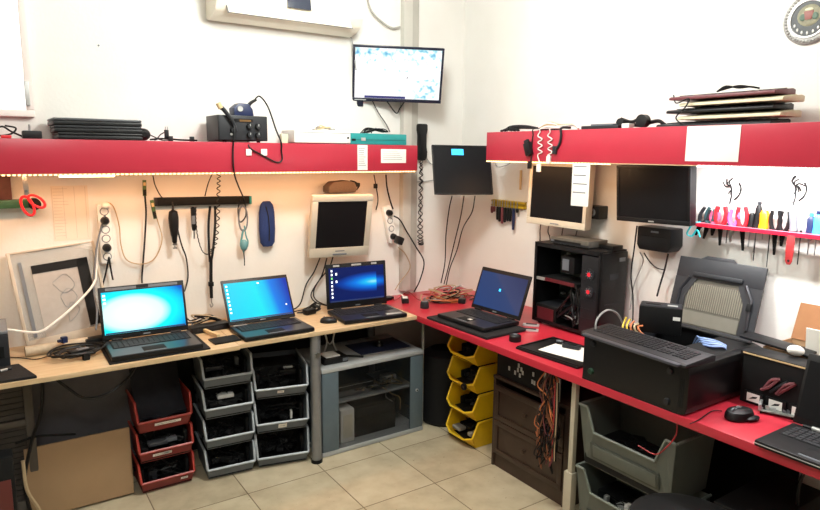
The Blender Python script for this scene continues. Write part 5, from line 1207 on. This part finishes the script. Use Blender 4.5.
# stool in the foreground
sc_ = Z(672, 512, .50)
t = thing('stool', 'round black padded stool seat at the bottom edge before the large bins', 'stool', (sc_.x+.03, sc_.y-.04, 0))
MB().lathe([(.0, .40), (.15, .40), (.185, .415), (.195, .445), (.185, .475), (.14, .492), (.0, .498)], K2, 36).build('seat', t)
MB().cyl((0, 0, .10), (0, 0, .40), .025, STEEL).build('column', t)
for k in range(5):
    a = 2*pi*k/5+.3; MB().tube([(0, 0, .11), (.24*cos(a), .24*sin(a), .07)], lambda q: .02-.006*q, K, seg=8, smooth=False).build('leg', t)
    MB().cyl((.24*cos(a)-.012*sin(a), .24*sin(a)+.012*cos(a), .027), (.24*cos(a)+.012*sin(a), .24*sin(a)-.012*cos(a), .027), .0265, K2, seg=16).build('caster', t)

# ------------------------------------------------------------------ right wall
# key/tool rack
a, c = B(489, 198, .04), B(522, 206, .04)
t = thing('key_rack', 'small yellow rail with dark drivers hanging on the wall near the corner', 'rack', (0, (a.y+c.y)/2, 1.375), RB)
W_ = abs(a.y-c.y)/2
MB().bb(-W_, W_, -.022, -.004, -.022, -.010, YEL, .002).bb(-W_, W_, -.022, -.004, .006, .018, YEL, .002).bb(-W_, W_, -.004, 0, -.025, .02, YEL).build('rail', t)
RT_ = [(-.135, MAR, .06), (-.115, MAR, .05), (-.08, K, .10), (-.06, K, .11), (-.035, MAR, .12), (-.01, K, .11), (.015, K, .10), (.04, K, .10), (.07, BLUE, .15), (.10, K, .04)]
for k, (x_, m_, l_) in enumerate(RT_):
    q = thing('screwdriver', '%s handled driver hanging in the yellow rail, number from the corner side varies' % '', 'screwdriver', (-.028-.0, (a.y+c.y)/2-x_, 1.365), RB)
    q['label'] = ['short maroon driver at the corner end of the yellow rail', 'second short maroon driver in the yellow rail', 'black driver right after the maroon pair in the yellow rail', 'second black driver in the yellow rail', 'maroon driver between the black ones in the yellow rail', 'black driver just right of the long maroon one in the yellow rail', 'black driver in the middle right of the yellow rail', 'black driver just left of the blue one in the yellow rail', 'long blue driver hanging lowest from the yellow rail', 'short black driver at the far right of the yellow rail'][k]
    q['group'] = 'drivers in the yellow rail'
    MB().lathe([(.0, -l_), (.008, -l_+.004), (.010, -l_*.6), (.009, -.015), (.0, -.012)], m_, 10).build('handle', q)
    MB().cyl((0, 0, -.014), (0, 0, .03), .003, STEEL, seg=6).build('shaft', q)
q = A(521, 168, .1)
tag(MB().bb(-.006, .006, -.006, .006, -.09, .03, TAN, .002).build('wood_peg', loc=(-.02, B(521, 170, .02).y, 1.56)), 'thin beige strip hanging under the left end of the right shelf', 'strip')
cable([B(495, 163, .2), B(498, 167, .05), B(507, 165, .02), B(512, 161, .1)], .003, WIRE_G, 'short grey wire loop under the left end of the right shelf')
# receipt over beige monitor
o = note(573, 160, 588, 207, 'long white instruction sheet hanging from the right shelf over the beige monitor', 4, 'paper', 'paper_sheet', off=.345, fn=B)
# white sheet on the shelf front
note(687.5, 126.5, 738, 162, 'large blank white paper taped on the front of the right shelf', 0, 'paper', 'paper_sheet', off=.3485, fn=B)
# small black speaker between the monitors
q = B(595, 212, .04)
t = thing('speaker', 'small black cube speaker on the wall right of the beige monitor', 'speaker', (0, q.y, q.z), RB)
MB().bb(-.055, .055, -.075, -.001, -.035, .035, K, .006).build('body', t); MB().cyl((.01, -.0745, 0), (.01, -.078, 0), .022, MG, seg=20).cyl((.01, -.077, 0), (.01, -.080, 0), .010, DG, seg=16).build('cone', t)
# receiver below the black monitor
q = B(657, 240, .12)
t = thing('wall_speaker', 'black box with handle lip mounted below the black monitor', 'box', (0, q.y+.028, q.z), RB)
b = MB(); b.prism([(-.10, .055), (.085, .055), (.09, -.03), (.07, -.06), (-.085, -.06), (-.10, -.035)], (-.10, -.001), K, bev=.008); b.build('body', t)
MB().bb(-.02, .02, -.104, -.099, .03, .038, MG).bb(-.08, .07, -.102, -.098, .010, .014, K2).build('front', t)
cable([B(637, 226, .1), B(634, 250, .06), B(631, 275, .05), B(633, 300, .06), (-.10, B(634, 318, .1).y, TZ+.01)], .004, K, 'black cord hanging left of the box under the black monitor')
cable([B(640, 252, .1), B(643, 262, .05), B(634, 285, .04), B(630, 310, .05)], .003, WIRE_G, 'thin grey cord hanging beside the open tower case')
cable([B(668, 254, .1), B(665, 268, .06), B(660, 285, .05), B(657, 296, .1)], .0045, K, 'black cord dropping from the box under the black monitor to the drive dock')
cable([B(644, 253, .08), B(650, 262, .03), B(657, 268, .02), B(665, 270, .05)], .003, K, 'thin black cord swinging under the box below the black monitor')
for i, (x_, lab) in enumerate(((541, 'left of four thin cords below the beige monitor'), (549, 'second of four thin cords below the beige monitor'), (563, 'third of four thin cords below the beige monitor'), (577, 'right of four thin cords below the beige monitor'))):
    cable([B(x_, 222+i*3, .15), B(x_-1, 230+i*2, .08), B(x_-1+(i % 2)*2, 240, .06), B(x_-2, 262, .04)], .0032, K, lab, group='cords below the beige monitor')
cable([B(549, 262, .03), B(545, 275, .02), B(541, 282, .02), (-.05, B(535, 300, .05).y, .77)], .004, K, 'black cord arching from behind the dim blue laptop to the tower')
# tool ledge
ya, yb = B(692, 224, .13).y, -2.75
zl = 1.381
t = thing('tool_ledge', 'pink and red ledge holding pliers and drivers on the right wall', 'ledge', (0, (ya+yb)/2, zl), RB)
W_ = abs(ya-yb)/2
PNK = mat('pink_laminate', 'd8788a', .4)
MB().bb(-W_, W_, -.10, -.06, -.006, .006, PNK, .002).bb(-W_, W_, -.03, .0, -.006, .006, PNK, .002).bb(-W_, W_, -.102, -.098, -.009, .007, mat('red_edge', 'b01830', .35)).build('rail', t)
for s in (-1, 1): MB().bb(-.006, .006, -.098, 0, -.009, .007, PNK).build('end_piece', t, loc=(s*(W_-.006), 0, 0))
def tool(kind, y, label, m1, m2=None, h=.07, tilt=0, tip=.10, s=1):
    name, cat = {'p': ('pliers', 'pliers'), 'd': ('screwdriver', 'screwdriver'), 'c': ('side_cutters', 'cutters'), 't': ('tweezers', 'tweezers')}[kind]
    q = thing(name, label, cat, (-.045, y, zl), RB); q.rotation_euler = (0, RD(tilt), RB); q['group'] = 'tools on the ledge'
    if kind in 'pc':
        for sd in (-1, 1):
            MB().tube([(sd*.004, -.0, -.0), (sd*.015*s, 0, .02), (sd*.019*s, 0, h*.6), (sd*.013*s, 0, h)], lambda u: .009*s*(1-.2*abs(u-.5)), m1, seg=8).build('handle', q)
        MB().prism([(-.012, 0), (.012, 0), (.008, -.03), (.003, -tip), (-.003, -tip), (-.008, -.03)], (-.005, .005), m2 or K2, bev=.001).cyl((0, -.007, -.008), (0, .007, -.008), .006, STEEL, seg=10).build('jaw', q)
    elif kind == 'd':
        MB().lathe([(.0, h), (.008*s, h-.003), (.0125*s, h*.8), (.0115*s, h*.35), (.0135*s, .008), (.006, 0), (.0, 0)][::-1], m1, 12).build('handle', q)
        if m2: MB().cyl((0, 0, h-.001), (0, 0, h+.012), .008*s, m2, seg=10).build('cap', q)
        MB().cyl((0, 0, .002), (0, 0, -tip), .0025, STEEL, seg=6).build('shaft', q)
    else:
        for sd in (-1, 1): MB().tube([(sd*.002, 0, -tip), (sd*.007, 0, 0), (sd*.002, 0, h)], .0022, m1, seg=6).build('arm', q)
    return q
def ly(px): return B(px, 222, .045).y
tool('p', ly(701), 'dark grey pliers tilted at the left end of the tool ledge', DG, K2, .075, 20, .06)
tool('p', ly(708), 'grey pliers standing second at the left end of the tool ledge', mat('dark_teal_grip', '28484c', .4), K2, .075, 12, .07)
tool('p', ly(714), 'small pink-handled pliers left of the thick red pair on the ledge', mat('pink_grip', 'c05070', .4), K2, .06, 5, .05)
tool('p', ly(721), 'pliers with thick red handles on the left of the tool ledge', REDP, K2, .085, -2, .09, 1.25)
tool('p', ly(733), 'pliers with purple handles beside the red pair', PUR, STEEL, .075, 3, .07)
tool('p', ly(743), 'red handled pliers right of the purple pair', REDP, K2, .09, -6, .10, 1.1)
tool('d', ly(751), 'black driver right of the second red pliers', K, None, .07, 2, .08)
tool('d', ly(757), 'tall black driver left of the orange one', K, DG, .105, 2, .10, 1.1)
tool('d', ly(764), 'thick orange handled driver on the tool ledge', ORG, None, .085, 0, .04, 1.5)
tool('c', ly(776), 'black handled cutters with white tops, left of two', K, K2, .085, -3, .10, 1.0)
tool('c', ly(784), 'black handled cutters with white tops, right of two', K, K2, .085, 2, .06, 1.0)
tool('t', ly(790), 'steel tweezers standing behind the black cutters', STEEL, None, .13, 0, .03)
tool('d', ly(795), 'grey metal handled driver leaning right of the cutters', MG, None, .10, -8, .05, 1.2)
tool('d', ly(811), 'blue handled driver near the right edge, left of two', BLUE, mat('light_blue_plastic', '3a90e0', .4), .075, 0, .08, 1.2)
tool('d', ly(818), 'blue handled driver near the right edge, right of two', mat('light_blue_plastic', '', 0), BLUE, .085, 0, .08, 1.3)
tool('t', ly(814), 'long steel tweezers crossing above the blue drivers', STEEL, None, .13, 25, .03)
for k, (px_, l_) in enumerate(((728, .07), (757, .13), (771, .15), (802, .12))):
    q = thing('needle_file', ['thin file', 'thin file', 'long thin file', 'thin file'][k]+[' hanging under the purple pliers', ' hanging under the tall black driver', ' hanging left of the cutters', ' hanging right of the red spatula'][k], 'file', (-.085+.04, ly(px_), zl-.006), RB); q['group'] = 'files under the ledge'
    MB().cyl((0, 0, .0), (0, 0, -l_), .0022, DG, seg=6).cyl((0, 0, 0.0), (0, 0, .02), .005, DG, seg=8).build('body', q)
q = thing('spatula', 'flat dark red spatula hanging below the tool ledge', 'spatula', (-.105, B(790, 250, .105).y, zl-.004), RB)
MB().prism([(-.014, 0), (.014, 0), (.016, -.06), (.013, -.105), (.006, -.118), (-.006, -.118), (-.013, -.105), (-.016, -.06)], (-.004, .0), mat('dull_red_plastic', '9a2a2c', .45), bev=.0015).cyl((0, -.0045, -.102), (0, .001, -.102), .005, K2, seg=12).build('body', q)
cable([B(700, 222, .06), B(693, 224, .12), B(689, 229, .13), B(687, 234, .13), B(692, 236, .12), B(697, 230, .12), B(700, 237, .12)], .004, WIRE_C, 'cyan cord curled round the left end of the tool ledge')
# small wire clusters above ledge (earphone like wires on the wall)
for (cx__, cy__, lab) in ((731, 186, 'small knot of thin black wires pinned on the bright wall above the red pliers'), (795, 186, 'small knot of thin grey wires pinned on the bright wall above the cutters')):
    b = MB(); q = B(cx__, cy__, .012)
    for k in range(7):
        a_ = random.uniform(0, 6.28); r_ = random.uniform(.02, .04)
        b.tube([q+V((0, 0, 0)), q+V((-.004, r_*.6*cos(a_), r_*.6*sin(a_))), q+V((0, r_*1.1*cos(a_+.5), r_*1.1*sin(a_+.5)))], .0028, K2, seg=5)
    b.tube([q+V((0, -.035, .015)), q+V((0, -.045, -.01)), q+V((0, -.038, -.04)), q+V((0, -.02, -.06))], .004, K2, seg=5)
    b.tube([q+V((0, 0, 0)), q+V((0, -.005, -.04)), q+V((0, .0, -.08))], .0035, DG, seg=5)
    tag(b.build('wire_cluster'), lab, 'wires')
# ------------------------------------------------------------------ on the right shelf
TB_ = SB_T+.0008
def onS(px, x=.28): return B(px, 125, x).y
b = MB()
for k in range(16):
    y0, y1 = onS(500), onS(542)
    b.tube([(-.28+.01*random.random(), y0-.01*k, TB_+.008), (-.27, y0-.08, TB_+.018+.004*(k % 4)), (-.26+.02*random.random(), (y0+y1)/2, TB_+.022+.005*(k % 3)), (-.27, y1+.04, TB_+.016), (-.28, y1-.01*k+.03, TB_+.006)], .006, [K, K2, DG][k % 3])
tag(b.build('cable_bundle'), 'flattened coil of black cables at the left end of the right shelf', 'cables')
b = MB()
for k in range(8):
    y0, y1 = onS(541), onS(580)
    b.tube([(-.29, y0+.02, TB_+.006), (-.28+.01*(k % 3), y0-.04, TB_+.022+.003*k), (-.27, (y0+y1)/2, TB_+.018+.003*(k % 4)), (-.28, y1+.04, TB_+.024), (-.29, y1, TB_+.006)], .005, [WIRE_W, WIRE_G, WIRE_W, WIRE_T][k % 4])
tag(b.build('cable_bundle'), 'coil of white cables on the right shelf beside the black coil', 'cables')
FS = -SB_X
def hang(pxs, m, lab, r=.003, end=None, blob=None):
    P = [(-FS+.06, B(pxs[0][0], 130, FS+.006).y, TB_+.012), (-FS-.004, B(pxs[0][0], 130, FS+.006).y, TB_+.008)] + [B(x, y, FS+.007) for x, y in pxs]
    t = thing('hanging_cable', lab, 'cable', P[-1]); t['group'] = 'cables hanging over the right shelf front'
    MB().tube([V(p)-V(P[-1]) for p in P], r, m).build('cord', t)
    if blob: MB().bb(-.012, .012, -.009, .004, -.02, .02, blob, .003).build('plug', t, rot=(0, 0, RB))
    return t
t = hang([(533, 135), (532, 142), (531, 160), (530, 165)], K, 'black charger dangling at the far left over the shelf front', .003, blob=K)
t2 = thing('power_adapter', 'black plug adapter hanging tilted on the red front of the right shelf', 'adapter', B(528, 148, FS+.013), RB); t2.rotation_euler = (0, RD(-20), RB)
MB().bb(-.022, .022, -.012, .012, -.04, .03, K, .006).build('body', t2); MB().bb(-.014, .014, -.008, .008, .03, .045, DG, .002).build('plug', t2)
for i, (px_, ye_) in enumerate(((540, 168), (550, 160))):
    pts = [(px_, 132)]+[(px_+(2.2 if k % 2 else -2.2), 136+k*3.2) for k in range(7)]+[(px_, ye_-4), (px_-1, ye_)]
    hang(pts, WIRE_W, ['white knotted cable with plug hanging lowest over the shelf front', 'white knotted cable hanging just right of the other white one'][i], .003, blob=WH)
hang([(561, 134), (560, 142), (557, 148), (555, 150)], DG, 'short grey cord hanging right of the white cables', .006, blob=DG)
# headset clutter / small parts
x_ = -.26
t = thing('headset', 'black headset lying flat on the right shelf', 'headset', (-.26, onS(640), TB_), RB)
for s, z_, r_ in ((-.115, .026, .022), (-.0, .032, .029)): MB().lathe([(.0, -.02), (r_, -.016), (r_, .016), (.0, .02)], K, 20, mtx=Matrix.Rotation(pi/2, 4, 'X')).build('ear_cup', t, loc=(s, 0, z_))
MB().tube([(-.115, -.01, .045), (-.06, .0, .03), (-.02, .01, .05)], .008, K).tube([(-.07, 0, .02), (-.03, .02, .015), (.06, .02, .03), (.1, .02, .012)], .009, K).build('headband', t)
tag(MB().bb(-.10, .12, -.05, .05, 0, .016, DG, .004).bb(-.05, .08, -.04, .04, .016, .024, MG, .003).build('flat_device', loc=(-.27, onS(603), TB_), rot=(0, 0, RB)), 'thin dark flat device on the right shelf left of the headset', 'device')
tag(MB().bb(-.02, .02, -.02, .02, 0, .02, WH, .003).build('white_plug', loc=(-.31, onS(628, .31), TB_), rot=(0, 0, RB)), 'small white plug on the shelf edge in front of the headset', 'plug')
# keyboards pile
YK = (onS(665)+onS(792))/2+.02
KBD = [('dark keyboard at the bottom of the pile on the right shelf', 0, -.5, 0, DG, .50),
       ('ivory keyboard in the pile under the black one', .030, -2, 2.0, IVO, .44), ('black keyboard in the upper half of the pile', .058, -1, 2, K, .46), ('ivory keyboard just below the maroon one at the top', .086, -3, 2, IVO, .44), ('maroon keyboard on top of the pile with its cord coiled', .113, -1, 1.0, MAR, .45)]
for k, (lab, dz, rz_, tl_, m_, w_) in enumerate(KBD):
    q = keyboard(lab, (-.19-.004*k, YK+[.05, -.02, .02, -.03, .01][k], TB_+dz), 0, rot=(0, RD(0), RB+RD(rz_)), m=m_, km=IVO if m_ == IVO else KEY, w=w_, d=.15); q['group'] = 'keyboards piled on the right shelf'
b = MB()
for k in range(3): b.tube([(-.21, YK+.06, TB_+.142), (-.215, YK+.02, TB_+.150+.005*k), (-.21, YK-.03, TB_+.158-.004*k), (-.215, YK-.08, TB_+.15), (-.20, YK-.11, TB_+.143)], .0035, K)
tag(b.build('cable_coil'), 'black cord coiled on the maroon keyboard at the top of the pile', 'cable')
cable([(-.27, YK+.22, TB_+.135), (-.275, YK+.20, TB_+.10), (-.28, YK+.14, TB_+.115), (-.285, YK+.15, TB_+.08), (-.285, YK+.19, TB_+.04), (-.29, YK+.16, TB_+.01)], .003, K, 'black cord straggling down the front of the keyboard pile')
# ------------------------------------------------------------------ emblem
q = B(810.6, 18.8, 0)
t = thing('wall_emblem', 'round silver and dark crest plaque at the top right of the wall', 'plaque', (0, q.y, q.z), RB)
MX = Matrix.Rotation(pi/2, 4, 'X')
SLV = mat('plaque_silver', '9a9894', .4, .3, var=.35, scale=60); RIM = mat('plaque_white', 'bdbbb7', .35, .2)
b = MB().lathe([(.0, 0), (.098, 0), (.100, .006), (.094, .012), (.078, .014), (.0, .014)], SLV, 40, mtx=MX); b.build('backplate', t)
b = MB()
for k in range(44):
    a = 2*pi*k/44; b.ell((.088*cos(a), -.014, .088*sin(a)), (.0065, .004, .0045), SLV, 8, 5)
b.build('wreath', t)
b = MB().lathe([(.066, .013), (.068, .019), (.074, .019), (.077, .013)], RIM, 40, mtx=MX); b.build('ring', t)
b = MB().lathe([(.0, .013), (.066, .0145), (.0, .015)], mat('plaque_dark', '3a3e40', .5), 40, mtx=MX); b.build('dark_disc', t)
b = MB()
for k in range(7):
    a = pi*(1.13+.123*k); b.ell((.055*cos(a), -.0155, .055*sin(a)), (.0045, .002, .0075), RIM, 8, 6)
b.build('white_marks', t)
b = MB().ell((0, -.0145, .012), (.045, .004, .042), mat('crest_cream', '8f8c74', .6, var=.5, scale=90)); b.prism([(-.012, -.005), (.012, -.005), (.018, .028), (-.018, .028)], (-.020, -.017), mat('crest_red', '8e5048', .5), bev=.001); b.ell((-.022, -.018, .006), (.012, .002, .014), mat('crest_green', '5a7060', .6)); b.ell((.024, -.018, .006), (.012, .002, .014), mat('crest_green', '', 0)); b.ell((0, -.019, .034), (.016, .002, .006), IVO); b.build('crest', t)

# small hole / nail on back wall
tag(MB().cyl((0, 0, 0), (0, -.006, 0), .004, MG, seg=10).build('wall_nail', loc=A(98.5, 45.5, 0)), 'small grey nail in the white wall above the long shelf', 'nail')

# ------------------------------------------------------------------ light
def area(name, loc, rot, size, power, col, sy=None):
    l = bpy.data.lights.new(name, 'AREA'); l.energy = power; l.color = col; l.size = size
    if sy: l.shape = 'RECTANGLE'; l.size_y = sy
    o = bpy.data.objects.new(name, l); COL.objects.link(o); o.location = loc; o.rotation_euler = rot; return o
def point(name, loc, power, col, r):
    l = bpy.data.lights.new(name, 'POINT'); l.energy = power; l.color = col; l.shadow_soft_size = r
    o = bpy.data.objects.new(name, l); COL.objects.link(o); o.location = loc; return o
point('ceiling_lamp_light', (-1.45, -1.45, CZ-.25), 100, (.98, 1, .955), .16)
point('ceiling_lamp_light_far', (-2.7, -2.9, CZ-.25), 48, (.98, 1, .955), .16)
area('shelf_strip_light', ((-3.6+XS)/2, SA_Y+.03, SA_B-.012), (RD(12), 0, 0), 2.9, 10, (1, .48, .20), .02)
area('shelf_strip_light_right', (SB_X+.03, -1.1, SB_B-.012), (0, RD(-12), 0), .02, 3.0, (1, .56, .28), .8)
area('shelf_tube_light', (SB_X+.11, -2.4, SB_B-.012), (0, RD(-25), 0), .03, 17, (1, .98, .98), 1.0)
w = bpy.data.worlds.new('world'); SC.world = w; w.use_nodes = True
w.node_tree.nodes['Background'].inputs[0].default_value = (.9, .95, 1, 1); w.node_tree.nodes['Background'].inputs[1].default_value = .3
SC.view_settings.view_transform = 'Standard'; SC.view_settings.look = 'None'; SC.view_settings.gamma = 1; SC.view_settings.exposure = 0
SC.view_settings.use_curve_mapping = False
